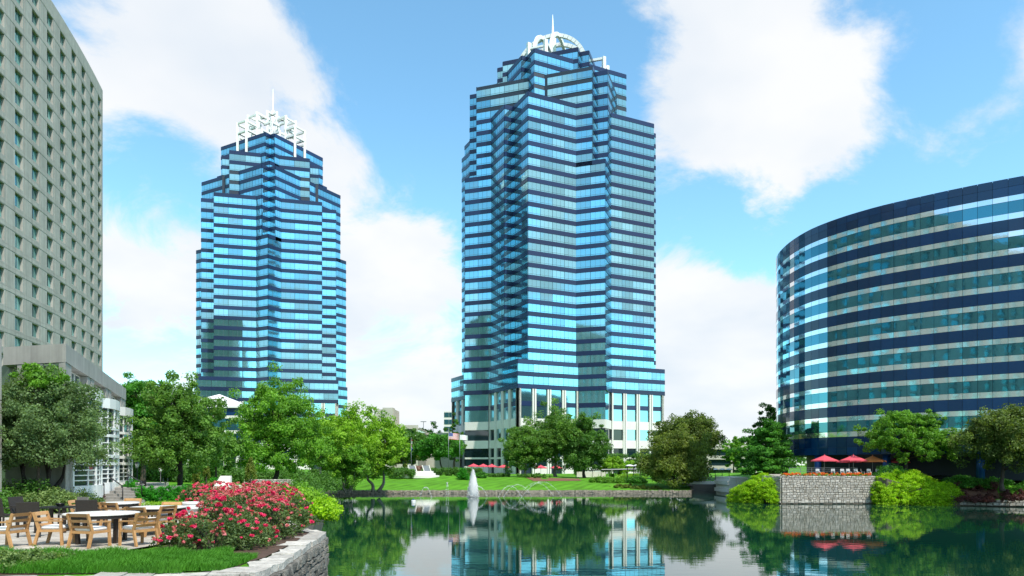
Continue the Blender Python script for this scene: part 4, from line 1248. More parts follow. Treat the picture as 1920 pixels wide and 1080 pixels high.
def make_wicker(mat):
    t = thing('wicker_chair', 'x', 'chair'); hx = .27
    for s in (-1, 1):
        build('leg', MB().bar((s * hx, .24, 0), (s * hx, .23, .44), .04), M['wicker'], t)
        build('leg', MB().bar((s * hx, -.27, 0), (s * hx, -.25, .44), .04), M['wicker'], t)
        build('armrest', MB().bar((s * hx, -.27, .66), (s * hx, .2, .64), .045, .03), M[mat], t)
        build('arm_post', MB().bar((s * hx, .22, .43), (s * hx, .2, .65), .035), M['wicker'], t)
    build('seat', MB().box(-hx, hx, -.27, .26, .41, .455), M[mat], t)
    build('backrest', MB().obox((0, -.30, .70), (hx + .01, 0, 0), (0, .02, .004), (0, -.05, .25)), M[mat], t)
    return t
for px_, Y_, dg, mt, lab in ((64, 19.4, 8, 'wicker', 'dark brown wicker chair seen from behind in front of the dark table'), (4, 21.6, -6, 'wicker', 'dark brown wicker chair at the left edge of the patio'),
                             (134, 21.9, 150, 'grey_wicker', 'grey wicker chair on the far side of the dark square table'), (170, 20.6, 12, 'wicker', 'dark wicker chair with its back just above the nearest round table'),
                             (48, 22.3, -95, 'wicker', 'dark wicker chair in profile in front of the evergreen shrubs')):
    t = make_wicker(mt); t.location = (X(px_, Y_), Y_, FLOOR); t.rotation_euler = (0, 0, math.radians(dg)); tag(t, lab, 'chair', 'wicker chairs on the patio')
t = thing('square_table', 'dark square patio table with a small black bowl', 'table', (X(108, 20.8), 20.8, FLOOR), .08)
build('table_top', MB().box(-.46, .46, -.46, .46, .70, .735), M['black_metal'], t)
for sx in (-1, 1):
    for sy in (-1, 1): build('leg', MB().box(sx * .38 - .04, sx * .38 + .04, sy * .38 - .04, sy * .38 + .04, 0, .70), M['dark_wood'], t)
tag(build('bowl', MB().lathe([(.05, 0), (.09, .01), (.13, .09), (.12, .09), (.08, .03)], 16), M['black_metal'], None, (X(113, 20.8), 20.8, FLOOR + .737)), 'small black bowl on the dark square table', 'bowl')
pl = thing('pedestal_planter', 'round white pedestal urn at the end of the rose bed', 'planter', (X(359, 23.0), 23.0, FLOOR - .02))
build('bowl', MB().lathe([(.27, .52), (.31, .56), (.315, .70), (.33, .715), (.33, .77), (.28, .77), (.26, .7)], 28), M['white_paint'], pl, smooth=False)
build('pedestal', MB().lathe([(.27, -.05), (.27, .06), (.24, .09), (.23, .5), (.27, .52)], 28), M['white_paint'], pl)

# lamps, bin, sign, sculpture
def lamp(label, px, Y, ytop, grp='garden lamp posts'):
    b = gpt(px, Y); h = Z(ytop, Y) - b.z
    o = thing('lamp_post', label, 'lamp', b, 0, grp)
    build('pole', MB().tube([(0, 0, -.2), (0, 0, .15), (0, 0, .2), (0, 0, h - .4)], [.07, .06, .035, .03], 8), M['black_metal'], o, smooth=True)
    ln = build('lantern', MB().lathe([(.05, h - .42), (.11, h - .3), (.13, h - .12), (.10, h - .08)], 10), M['lamp_glass'], o, smooth=True)
    build('cap', MB().lathe([(.15, h - .1), (.12, h - .05), (.03, h)], 10), M['black_metal'], ln)
lamp('black lamp post with a glass lantern beside the litter bin', 126, 34.5, 861)
lamp('black lamp post with a round lantern in front of the shaded trees by the wing', 257, 47, 866)
lamp('thin black lamp post between the trees behind the clipped hedge', 301, 50, 874)
b = gpt(119, 33.5)
o = thing('litter_bin', 'dark round litter bin beside the lamp post', 'bin', b)
build('bin_body', MB().lathe([(.26, -.6), (.28, .3), (.3, .34)], 16), M['black_metal'], o); build('bin_lid', MB().lathe([(.31, .34), (.28, .42), (.12, .48)], 16), M['black_metal'], o)
b = P(268, 924, 42); o = thing('sign_board', 'small black sign with white lettering behind the clipped hedge', 'sign', b)
build('board', MB().box(-.18, .18, -.03, .03, .1, .72), M['black_metal'], o)
lt = MB()
for row, (w, z) in enumerate(((.24, .50), (.14, .42))):
    n = 7 if row == 0 else 4
    for k in range(n):
        c = -w / 2 + w * (k + .5) / n
        lt.box(c - w / n * .36, c - w / n * .16, -.036, -.03, z - .024, z + .024); lt.box(c - w / n * .16, c + w / n * .34, -.036, -.031, z + (.01 if k % 2 else -.02), z + (.022 if k % 2 else -.006))
build('lettering', lt, M['white_paint'], o)
b = P(310, 912, 46); o = thing('ring_sculpture', 'small pale open ring sculpture on a stem behind the clipped hedge', 'sculpture', b)
build('ring', MB().tube([(.16 * math.sin(a), 0, .42 - .16 * math.cos(a)) for a in [-2.3 + 4.6 * k / 14 for k in range(15)]], .028, 6), M['grey_metal'], o, smooth=True)
build('stem', MB().tube([(0, 0, -.2), (0, 0, .27)], .03, 6), M['grey_metal'], o)

# ------------------------------------------------------------------ planting round the patio
EV = 'shrubs round the patio'
shrub('evergreen_shrub', 'dense glossy evergreen shrub left of the foreground tree trunks', Vector((X(30, 30), 30, PATIO)), (1.9, 1.2, 1.5), 'deep', 31, n=120, per=70, leaf=.11, group=EV)
shrub('evergreen_shrub', 'broad evergreen shrub in front of the foreground tree trunks', Vector((X(95, 29), 29, PATIO)), (1.5, 1.0, 1.08), 'variegated', 32, n=90, per=70, leaf=.11, group=EV)
shrub('evergreen_shrub', 'rounded evergreen shrub just left of the steps behind the grey chair', Vector((X(145, 31), 31, PATIO)), (1.1, .9, 1.0), 'variegated', 33, n=70, per=70, leaf=.11, group=EV)
shrub('evergreen_shrub', 'low dark shrub at the left edge behind the wicker chairs', Vector((X(-10, 27), 27, PATIO)), (1.3, .9, 1.2), 'deep', 34, n=70, per=60, leaf=.11, group=EV)
shrub('flowering_shrub', 'reddish flowering shrub behind the curved railing beside the steps', Vector((X(165, 35.5), 35.5, PATIO + .1)), (.75, .7, .85), 'plum', 35, n=40, per=50, leaf=.1)
shrub('evergreen_shrub', 'small bright shrub at the foot of the steps on the left', Vector((X(180, 33.5), 33.5, PATIO)), (.6, .5, .55), 'mid', 36, n=24, per=60, leaf=.1, group=EV)
shrub('evergreen_shrub', 'leafy shrub at the bottom left corner in front of the grass', Vector((X(42, 13.7), 13.6, PATIO - .1)), (1.15, .7, .55), 'variegated', 37, n=130, per=60, leaf=.06, clump=.14, group=EV)
# clipped ball hedge: each ball is a plant
gr = 'clipped hedge balls beside the steps'
hedge = [(241, 907, 40.5, .62), (250, 913, 39.8, .6), (259, 921, 39.0, .6)]
for i, (px_, py_, Y_, s) in enumerate(hedge):
    p = P(px_, py_, Y_); shrub('clipped_shrub', ['clipped green ball at the top of the steps', 'second clipped green ball down along the steps', 'third clipped green ball down along the steps'][i],
                               Vector((p.x, p.y, p.z - .65)), (.5, .5, 1.0), 'hedge', 50 + i, n=60, per=60, leaf=.07, clump=.16, group=gr)
for i in range(7):
    px_ = 270 + i * 15.5; Y_ = 37.6 + .25 * i; p = Vector((X(px_, Y_), Y_, PATIO + .02))
    shrub('clipped_shrub', ['clipped green ball at the foot of the steps', 'second ball of the low hedge right of the steps', 'third ball of the low hedge right of the steps', 'middle ball of the low hedge below the dark trunk',
                            'ball of the low hedge right of the dark trunk', 'last but one ball of the low hedge towards the roses', 'last ball of the low hedge next to the roses'][i],
          p, (.45, .42, .92 + .05 * random.random()), 'hedge', 60 + i, n=60, per=60, leaf=.07, clump=.15, group=gr)
for i, (x0, x1, y0, y1, seed) in enumerate(((-17.8, -9.8, 33.6, 36.4, 3),)):
    r = np.random.default_rng(seed); n = 5200
    cen = np.stack([r.uniform(x0, x1, n // 40), r.uniform(y0, y1, n // 40), np.full(n // 40, PATIO + .1)], 1)
    tag(link('ground_cover', leaf_mesh('ground_cover', cen, np.full(len(cen), .42), 60, .1, LV['lime'], seed, squash=.28)), 'pale green ground cover in front of the low clipped hedge', 'ground cover', kind='stuff')

# the rose bed: bushes with red blossoms
def rose_bush(label, x, y, s, h, seed, blooms, n=42):
    r = np.random.default_rng(seed)
    o = thing('rose_bush', label, 'rose bush', (x, y, PATIO), 0, 'rose bushes along the retaining wall')
    d = r.normal(size=(n, 3)); d /= np.linalg.norm(d, axis=1)[:, None]; d[:, 2] = np.abs(d[:, 2])
    q = .55 + .5 * r.random(n)
    cen = np.stack([d[:, 0] * q * s, d[:, 1] * q * s, .12 + d[:, 2] * q * h * .86], 1)
    k = max(.075, .0042 * y)
    link('foliage', leaf_mesh('foliage', cen, .2 * (.7 + .6 * r.random(n)), 62, k, LV['rose'], seed, squash=.9), o)
    st_ = MB()
    for i in range(9):
        a = r.random() * 6.28; st_.tube([(0, 0, -.1), (math.cos(a) * s * .35, math.sin(a) * s * .35, h * .45), (math.cos(a) * s * .7, math.sin(a) * s * .7, h * .85)], [.014, .01, .006], 4)
    build('stem', st_, M['bark'], o)
    fc = []; 
    for i in range(blooms):
        dd = r.normal(size=3); dd /= np.linalg.norm(dd); dd[2] = abs(dd[2]) * 1.15 + .12; dd[1] -= .25; dd /= np.linalg.norm(dd)
        f = 1.04 + .1 * r.random(); fc.append((dd[0] * s * f, dd[1] * s * f, .12 + dd[2] * h * f))
    nb = min(blooms, 17)
    for c in fc[:nb]:
        b_ = link('blossom', random.choice(BLOOM), o, c, random.random() * 6); q = .55 + .6 * random.random(); b_.scale = (q, q, q)
    if len(fc) > nb:
        m_ = leaf_mesh('blossoms', np.array(fc[nb:]), np.full(len(fc) - nb, .05), 12, .062, LV['faded'], seed + 1, squash=.8, aspect=.8); b_ = link('blossoms', m_, o); b_['kind'] = 'stuff'
    return o
BLOOM = [leaf_mesh('blossom', np.array([[0, 0, 0], [.035, .02, .01], [-.03, .03, 0]]), np.array([.045, .04, .04]), 14, .07, LV['bloom'], 900 + k, squash=.8, aspect=.85) for k in range(4)]
roses = [('rose bush nearest the patio corner with scattered pink blossoms', -7.55, 16.9, .75, .68, 18), ('front rose bush above the grass with few red blossoms', -6.8, 16.3, .75, .85, 16),
         ('rose bush at the bend of the cap stones', -6.35, 17.0, .75, .8, 16), ('tall rose bush in the middle front of the bed', -7.2, 18.1, .85, 1.15, 30),
         ('rose bush behind the patio corner bush beside the armchair', -7.95, 18.4, .65, .8, 24), ('rose bush along the wall halfway down the bed', -6.45, 18.8, .75, 1.05, 28),
         ('bright red rose bush in the heart of the bed', -7.4, 19.9, .9, 1.25, 40), ('rose bush hanging over the far end of the wall', -6.5, 20.6, .8, 1.1, 34),
         ('rose bush beside the white urn', -8.35, 20.9, .75, 1.05, 30), ('dense rose bush near the lake end of the bed', -7.2, 21.9, .9, 1.2, 40),
         ('rose bush to the right of the white urn', -9.05, 23.2, .8, 1.15, 34), ('rose bush in the back row towards the lake', -8.2, 23.9, .95, 1.2, 38),
         ('faded rose bush at the back left of the bed', -10.4, 25.6, 1.0, 1.15, 36), ('faded rose bush at the back of the bed in the middle', -9.3, 26.2, 1.0, 1.15, 36),
         ('farthest faded rose bush below the cypress', -11.6, 28.4, 1.1, 1.1, 32), ('small faded rose bush next to the low hedge', -13.4, 31.0, 1.0, 1.0, 30)]
for i, (lab, x, y, s, h, bl_) in enumerate(roses): rose_bush(lab, x, y, s, h, 200 + i, bl_ * 2)
# lime shrubs behind the roses
gl = 'lime green shrubs behind the roses'
for i, (px_, Y_, sx, h, mt, lab) in enumerate(((470, 36, 2.2, 1.05, 'acid', 'lime green mound behind the farthest roses'), (540, 33, 1.7, 1.25, 'acid', 'bright lime shrub behind the middle of the rose bed'),
                                            (585, 30, 1.25, 1.2, 'lime', 'lime green shrub at the lake end behind the roses'), (600, 27.5, .8, .95, 'acid', 'low lime shrub hanging over the bank beyond the roses'),
                                            (520, 40, 2.2, 1.5, 'fresh', 'green mound behind the lime shrubs'), (420, 43, 2.4, .85, 'acid', 'wide strip of lime shrubs below the white garden stair'), (560, 38, 1.8, 1.45, 'fresh', 'leafy green shrub between the lime shrubs and the grove'))):
    shrub('lime_shrub', lab, Vector((X(px_, Y_), Y_, G(X(px_, Y_), Y_) - .1)), (sx, 1.2, h), mt, 80 + i, n=75, per=70, leaf=.13, clump=.36, group=gl)
# grass strip in the foreground: real blades
def grass_strip(poly_box, n, seed, name, label, hgt=(.14, .3), z=PATIO):
    r = np.random.default_rng(seed); x0, x1, y0, y1 = poly_box
    x = r.uniform(x0, x1, n); y = r.uniform(y0, y1, n)
    tuft = .5 + .5 * np.sin(x * 5.1 + 2 * np.sin(y * 4.0)) * np.sin(y * 4.3 + 1.7)
    h = r.uniform(*hgt, n) * (.65 + .5 * tuft)
    a = r.uniform(0, 2 * PI, n); lx = np.cos(a) * h * r.uniform(.15, .75, n); ly = np.sin(a) * h * .5
    w = r.uniform(.004, .008, n)
    p0 = np.stack([x - w, y, np.full(n, z)], 1); p1 = np.stack([x + w, y, np.full(n, z)], 1)
    p2 = np.stack([x + lx * .4 + w * .8, y + ly * .4, z + h * .62], 1); p3 = np.stack([x + lx * .4 - w * .8, y + ly * .4, z + h * .62], 1)
    p4 = np.stack([x + lx, y + ly, z + h * (.92)], 1); p5 = np.stack([x + lx + w * .15, y + ly, z + h * .92], 1)
    vs = np.concatenate([np.stack([p0, p1, p2, p3], 1), np.stack([p3, p2, p5, p4], 1)], 0).reshape(-1, 3)
    val = np.tile(np.clip(.25 + .5 * r.random(n) + .3 * tuft - .1, 0, 1), 2)
    tag(link(name, raw_mesh(name, vs, 4, 2 * n, LV['grass'], val)), label, 'grass', kind='stuff')
grass_strip((-12.5, -6.05, 13.0, 15.55), 38000, 5, 'grass', 'long green ornamental grass in front of the patio', (.12, .25))
grass_strip((-6.6, -5.38, 13.3, 15.1), 9000, 6, 'grass', 'tuft of bright grass where the strip meets the cap stones', (.1, .2))
mb = MB(); mb.add([(-14, 11.9, PATIO - .02), (-9, 12.9, PATIO - .02), (-5.3, 13.5, PATIO - .02), (-5.5, 15.2, PATIO - .02), (-8.6, 15.75, PATIO - .02), (-14, 15.7, PATIO - .02)], [(0, 1, 2, 3, 4, 5)])
tag(build('planting_soil', mb, M['soil']), kind='structure')

# ------------------------------------------------------------------ trees
def tree_at(label, px, Y, ytop, wpx, mat, seed, zb=None, **k):
    b = gpt(px, Y) if zb is None else Vector((X(px, Y), Y, zb))
    return tree(label, b, Z(ytop, Y) - b.z, wpx / F * Y, mat, seed, **k)
round_lobes = [(0, 0, .66, .44, .42, .27), (-.25, 0, .6, .24, .24, .2), (.27, 0, .58, .23, .24, .19), (.1, -.2, .55, .26, .22, .18), (-.12, -.15, .78, .24, .24, .17), (.14, 0, .82, .22, .22, .15)]
spread = [(0, 0, .62, .44, .42, .25), (-.28, 0, .54, .24, .24, .2), (.28, -.05, .48, .22, .22, .18), (.05, -.25, .52, .30, .2, .2), (-.1, -.1, .80, .27, .25, .15), (.16, 0, .74, .22, .22, .14)]
tree_at('grey green spreading tree with several dark trunks in front of the hotel wing', 78, 31, 684, 246, 'olive', 1, zb=PATIO, lobes=spread, n=420, per=120, leaf=.085, clump=.4, bark='dark_bark', stems=5, tr=.17, limbs=40)
tree_at('fresh green tree top showing above the grey green tree', 72, 30.0, 668, 86, 'fresh', 2, zb=PATIO, lobes=[(0, 0, .88, .4, .4, .08), (.3, 0, .85, .25, .25, .06)], n=30, per=80, leaf=.11, clump=.26, tr=.07, limbs=8)
tree_at('dark trunked tree with loose green crown right of the steps', 338, 45, 690, 190, 'mid', 3, n=210, per=110, leaf=.14, clump=.5, bark='dark_bark', trunk_h=1.75, limbs=34,
        lobes=[(0, 0, .56, .40, .38, .27), (-.27, 0, .42, .24, .24, .15), (.26, 0, .46, .23, .24, .17), (0, -.2, .42, .32, .22, .17), (-.05, 0, .78, .26, .26, .18), (.12, 0, .66, .28, .28, .18)])
tree_at('shaded broad tree behind the corner of the hotel wing', 268, 66, 705, 120, 'emerald', 4, n=150, per=80, leaf=.22, lobes=round_lobes, limbs=16)
tree_at('pale feathery tree beyond the wing roof', 248, 84, 712, 64, 'khaki', 5, n=80, per=60, leaf=.28)
tree_at('dark green tree filling the gap behind the loose crowned tree', 300, 78, 760, 150, 'deep', 6, n=130, per=80, leaf=.26, lobes=round_lobes)
tree_at('low leafy tree between the two big trees by the white stair', 405, 62, 800, 105, 'mid', 7, n=110, per=80, leaf=.2, trunk_h=1.0)
tree_at('tall bright green tree with rounded crown in front of the left tower', 520, 74, 694, 196, 'fresh', 8, n=250, per=110, leaf=.2, clump=.82, trunk_h=1.6, bark='dark_bark', limbs=30,
        lobes=[(0, 0, .52, .40, .36, .30), (-.26, 0, .36, .22, .24, .17), (.27, 0, .38, .23, .24, .19), (0, -.22, .33, .34, .22, .17), (.0, 0, .80, .22, .22, .18), (.16, 0, .6, .26, .26, .2), (-.16, 0, .62, .24, .26, .2)])
tree_at('lime green tree at the left end of the grove by the lawn', 600, 100, 782, 92, 'lime', 9, n=120, per=90, leaf=.28, bark='pale_bark', group='grove at the left of the lawn')
tree_at('tall lime tree of the grove with thin pale trunks', 652, 112, 764, 128, 'lime', 10, n=190, per=90, leaf=.3, bark='pale_bark', stems=3, trunk_h=1.9, group='grove at the left of the lawn', limbs=24)
tree_at('broad lime tree at the right end of the grove', 704, 118, 768, 118, 'lime', 11, n=190, per=90, leaf=.3, bark='pale_bark', stems=2, trunk_h=1.8, group='grove at the left of the lawn', limbs=24)
tree_at('low front tree of the grove with drooping bright branches', 652, 106, 835, 84, 'fresh', 12, n=90, per=80, leaf=.26, bark='pale_bark', stems=4, trunk_h=.9, group='grove at the left of the lawn')
tree_at('shaded tree behind the grove', 630, 140, 790, 120, 'mid', 13, n=120, per=80, leaf=.36)
tree_at('round dark green tree behind the left hand flag', 772, 186, 806, 96, 'deep', 14, n=110, per=80, leaf=.45, group='trees behind the flags', lobes=round_lobes)
tree_at('round dark green tree behind the white flag', 826, 180, 812, 92, 'emerald', 15, n=120, per=80, leaf=.42, group='trees behind the flags', lobes=round_lobes)
tree_at('small dark tree against the white base of the arched crown tower', 852, 196, 782, 40, 'deep', 16, n=60, per=70, leaf=.42, group='trees behind the flags')
tree_at('tree in front of the concrete garage', 760, 212, 808, 70, 'khaki', 17, n=70, per=70, leaf=.55)
tree_at('distant tree beside the rooftop lamp masts', 800, 300, 796, 60, 'fresh', 18, n=60, per=70, leaf=.6)
C3 = 'three big trees in front of the arched crown tower'
tree_at('left one of the three big trees in front of the arched crown tower', 986, 160, 790, 92, 'mid', 20, n=190, per=90, leaf=.34, group=C3, trunk_h=2.0, limbs=20, bark='pale_bark')
tree_at('tallest middle one of the three big trees in front of the arched crown tower', 1042, 164, 764, 116, 'mid', 21, n=250, per=100, leaf=.34, group=C3, trunk_h=2.2, limbs=24, bark='pale_bark')
tree_at('right one of the three big trees in front of the arched crown tower', 1096, 160, 774, 92, 'deep', 22, n=200, per=90, leaf=.34, group=C3, trunk_h=2.0, limbs=20)
tree_at('dark brown green round tree behind the olive tree by the bridge', 1288, 158, 774, 122, 'brown', 23, n=240, per=110, leaf=.34, lobes=round_lobes, trunk_h=3.0)
tree_at('olive green tree drooping to the shore left of the bridge', 1264, 131, 806, 126, 'khaki', 24, n=250, per=110, leaf=.3, trunk_h=1.2,
        lobes=[(0, 0, .56, .42, .38, .38), (-.26, 0, .36, .24, .24, .22), (.26, 0, .36, .24, .24, .24), (0, -.22, .3, .36, .22, .2), (0, 0, .84, .2, .2, .14)])
tree_at('layered green tree right of the bridge', 1432, 112, 788, 98, 'emerald', 25, n=220, per=100, leaf=.27, trunk_h=1.5, squash=.5,
        lobes=[(0, 0, .5, .40, .38, .36), (-.2, 0, .4, .28, .26, .26), (.22, 0, .5, .26, .26, .3), (0, -.2, .25, .4, .24, .16), (.16, 0, .82, .24, .24, .14)])
tree_at('dark tree top beside the curved office building', 1437, 150, 756, 66, 'deep', 26, n=80, per=80, leaf=.36)
tree_at('bright green tree on the terrace in front of the curved office building', 1700, 95, 766, 176, 'fresh', 27, zb=4.5, n=230, per=90, leaf=.22, clump=.62, trunk_h=1.6, limbs=34,
        lobes=[(0, 0, .62, .40, .36, .27), (-.28, 0, .55, .22, .24, .18), (.28, 0, .48, .22, .24, .2), (.05, -.2, .45, .34, .22, .18), (-.12, 0, .84, .22, .22, .12), (.2, 0, .76, .2, .2, .14)])
tree_at('dark olive tree at the right edge above the plum shrubs', 1880, 86, 756, 160, 'brown', 28, zb=3.0, n=260, per=100, leaf=.22, lobes=[(a, b, c * .92, d, e, f * 1.1) for a, b, c, d, e, f in round_lobes], trunk_h=1.4)
tree_at('green tree in the gap behind the bridge', 1376, 215, 822, 46, 'fresh', 29, n=60, per=80, leaf=.45)
tree_at('small pale green tree behind the covered walkway', 1150, 165, 856, 62, 'lime', 30, n=80, per=80, leaf=.32, trunk_h=.8)
tree_at('dark green tree at the left of the pavilion', 330, 120, 760, 90, 'deep', 41, n=90, per=80, leaf=.36)
for i, (px_, Y_, yt, w) in enumerate(((-120, 420, 800, 160), (-20, 460, 800, 140))): pass
far_labels = ['distant green tree left of the garage stair tower', 'distant green tree right of the garage', 'distant tree left of the dark tree by the bridge', 'distant tree right of the bridge']
for i, (px_, Y_, yt, w) in enumerate(((690, 380, 800, 60), (815, 360, 815, 60), (1310, 330, 815, 70), (1400, 300, 812, 60))):
    tree_at(far_labels[i], px_, Y_, yt, w, 'mid', 120 + i, n=50, per=60, leaf=.8, group='distant trees')

# dark hedge bank behind the lawn and clipped shrubs on it
gh = 'hedges and shrubs behind the far lawn'
shrub('hedge', 'long dark clipped hedge behind the flags', Vector((X(790, 164), 164, G(X(790, 164), 164) - .2)), (14, 1.4, 2.3), 'deep', 300, cat='hedge', n=330, per=70, leaf=.32, clump=.8, box=True, group=gh)
shrub('hedge', 'dark hedge under the grove of pale trunks', Vector((X(680, 150), 150, G(X(680, 150), 150) - .2)), (11, 1.5, 2.2), 'deep', 301, cat='hedge', n=260, per=70, leaf=.3, clump=.8, box=True, group=gh)
shrub('hedge', 'long high hedge in front of the right base of the arched crown tower', Vector((X(1165, 196), 196, 3.0)), (13, 2.2, 6.4), 'deep', 302, cat='hedge', n=240, per=80, leaf=.4, clump=1.1, box=True, group=gh)
for i, (px_, Y_, sx, h, mt, lab) in enumerate(((869, 148, 1.5, 2.6, 'hedge', 'round clipped bush left of the fountain'), (900, 152, 1.8, 1.7, 'emerald', 'low green bush behind the fountain'), (935, 158, 3.0, 1.2, 'deep', 'flat dark bush in front of the red umbrellas'),
                                            (1000, 154, 4.0, 1.1, 'deep', 'low dark bush under the three big trees'), (1125, 143, 2.6, 1.5, 'fresh', 'bright green bush right of the three big trees'), (1150, 139, 2.6, 1.6, 'fresh', 'rounded bush below the covered walkway'),
                                            (1190, 139, 2.6, 1.9, 'emerald', 'green bush left of the olive tree'), (1170, 132, 3.6, .9, 'khaki', 'low olive groundcover mound near the shore'), (1215, 130, 3.4, .9, 'khaki', 'second low olive mound under the olive tree'),
                                            (640, 127, 3.5, .8, 'deep', 'low dark bush on the shore below the grove'), (1180, 156, 3.6, 1.4, 'lime', 'pale flowering shrubs beside the covered walkway'))):
    shrub('bush', lab, Vector((X(px_, Y_), Y_, G(X(px_, Y_), Y_) - .1)), (sx, sx * .6, h), mt, 310 + i, n=50, per=70, leaf=.26, clump=min(sx, h) * .36, group=gh)
gs = 'dark bushes closing the left bank of the lake'
for i, (px_, Y_, sx, h) in enumerate(((395, 90, 3.4, 2.6), (430, 84, 3.2, 2.4), (468, 92, 3.6, 2.6), (505, 84, 3.2, 2.3), (542, 92, 3.6, 2.7), (578, 86, 3.2, 2.3), (608, 94, 3.0, 2.4), (250, 70, 3.0, 2.6), (285, 74, 3.2, 2.6), (320, 70, 3.0, 2.4), (355, 76, 3.2, 2.6))):
    shrub('bush', ['leftmost dark bush behind the white garden stair', 'dark bush directly behind the white garden stair', 'dark bush behind the lone cypress', 'dark bush behind the trunk of the tall bright green tree', 'dark bush right of the trunk of the tall bright green tree', 'dark bush at the left of the grove', 'dark bush on the bank next to the grove',
          'dark bush behind the corner of the hotel wing', 'dark bush behind the black lamp posts', 'dark bush behind the dark trunked tree', 'dark bush behind the pair of cypresses'][i], Vector((X(px_, Y_), Y_, G(X(px_, Y_), Y_) - .2)), (sx, 1.8, h), 'deep', 340 + i, n=60, per=70, leaf=.24, clump=.8, group=gs)
# cypresses and planting at the foot of the white stair
for i, (px_, w, yt, lab) in enumerate(((368, 13, 868, 'left slim cypress of the pair right of the dark trunk'), (387, 12, 862, 'right slim cypress of the pair right of the dark trunk'), (470, 20, 862, 'slim cypress on its own behind the lime shrubs'))):
    Y_ = 52 if i < 2 else 48; b = gpt(px_, Y_); r = np.random.default_rng(400 + i); h = Z(yt, Y_) - b.z + .1; n = 60; zc = r.random(n); ww = w / F * Y_ / 2
    o = thing('cypress_tree', lab, 'tree', b - Vector((0, 0, .1)), 0, 'slim cypresses in the garden')
    a = r.random(n) * 6.28; rad_ = ww * .75 * np.minimum(1, (1.02 - zc) * 3.0)
    link('crown', leaf_mesh('crown', np.stack([np.cos(a) * rad_, np.sin(a) * rad_, zc * h], 1), np.full(n, ww * .5), 70, .1, LV['cypress'], 400 + i, up=.1, squash=1.6), o)
    build('trunk', MB().tube([(0, 0, -.2), (0, 0, h * .9)], [.07, .02], 6), M['bark'], o)
ws = thing('white_stair', 'narrow white stone stair climbing between planted terraces', 'steps', P(418, 914, 56))
for k in range(8): build('step', MB().box(-.75 - .05 * k, .45 - .1 * k, .3 * k, .3 * (k + 1), -.3, .11 * (k + 1)), M['white_stone'], ws)
tw = thing('terrace_edging', 'low terraced walls of small grey stones beside the white stair', 'wall', P(450, 914, 57))
stone_wall(tw, [(tw.location.x - 1.0, 57), (tw.location.x + 3.2, 57)], tw.location.z - .3, tw.location.z + .22, (.12, .2), (.2, .45), STF, M['stone_far'], .25, 60, 12, False)
stone_wall(tw, [(tw.location.x - .4, 59), (tw.location.x + 3.6, 59)], tw.location.z + .1, tw.location.z + .62, (.12, .2), (.2, .45), STF, M['stone_far'], .25, 60, 13, False)
stone_wall(tw, [(tw.location.x - 4.2, 55.5), (tw.location.x - 1.8, 55.5)], tw.location.z - .3, tw.location.z + .1, (.12, .2), (.2, .45), STF, M['stone_far'], .25, 60, 14, False)
for i, (px_, Y_, sx, h, mt, lab) in enumerate(((445, 58.5, 1.4, .5, 'orange', 'row of orange flowers on the upper stone terrace'), (400, 60, 1.2, 1.0, 'hedge', 'dark trimmed bush left of the white stair'), (345, 48, 2.2, .8, 'plum', 'dark purple bush behind the two slim cypresses'),
                                            (300, 46, 2.0, 1.0, 'variegated', 'pale leaved bush behind the small ring sculpture'), (330, 43.5, 1.6, .7, 'hedge', 'flat green bush around the dark trunk'), (560, 58, 3, 1.6, 'deep', 'dark bush in the shade under the tall bright green tree'), (500, 60, 2.6, 1.3, 'emerald', 'bush at the foot of the tall bright green tree'))):
    shrub('bush', lab, Vector((X(px_, Y_), Y_, G(X(px_, Y_), Y_) - .1)), (sx, sx * .6, h), mt, 420 + i, n=40, per=70, leaf=.14, clump=min(sx, h) * .4, group='bushes in the garden below the stair')
# hedges and planting on the right bank
gr_ = 'lime hedges beside the terrace wall'
def bank_hedge(label, pts_, mat, seed, n, leaf=.17, clump=.6, name='lime_hedge', cat='hedge', group=gr_):
    r = np.random.default_rng(seed); c = []
    for (x, y, z, rx, ry, rz) in pts_:
        for k in range(n):
            d = r.normal(size=3); d /= np.linalg.norm(d); d[2] = abs(d[2]); d[1] = -abs(d[1]) if r.random() < .7 else d[1]; q = .75 + .25 * r.random()
            c.append((x + d[0] * rx * q, y + d[1] * ry * q, z + d[2] * rz * q))
    b = Vector(pts_[0][:3]); c = np.array(c) - np.array(b)
    o = link(name, leaf_mesh(name, c, clump * (.7 + .6 * r.random(len(c))), 80, leaf, LV[mat], seed, squash=.6), None, b)
    return tag(o, label, cat, group)
bank_hedge('lime green hedge spilling to the water left of the terrace wall', [(33.4, 93.6, 1.0, 1.7, 1.8, 3.5), (32.0, 95.6, 1.0, 1.8, 2.0, 3.0), (31.2, 98, .9, 1.6, 2.5, 2.3), (33.6, 96.5, 1.6, 2.6, 2.4, 3.3)], 'acid', 501, 170, .15, .45)
bank_hedge('big lime green hedge spilling to the water right of the terrace wall', [(50.6, 91.0, 1.0, 4.0, 2.6, 4.0), (48.0, 92.0, 1.2, 2.2, 2.0, 3.9), (54.0, 89.8, 1.0, 2.8, 2.0, 2.9), (51, 92.6, 2.2, 4.4, 2.0, 3.4), (49.4, 90.4, .8, 3.2, 1.5, 3.0), (52.4, 89.4, .8, 3.0, 1.3, 2.6)], 'acid', 502, 200, .15, .45)
bank_hedge('dark leafy shrubs under the terrace tree', [(49.5, 93.6, 4.6, 2.2, 1.2, 1.4)], 'emerald', 503, 40, name='bush', cat='shrub', group=None)
rr = random.Random(9)
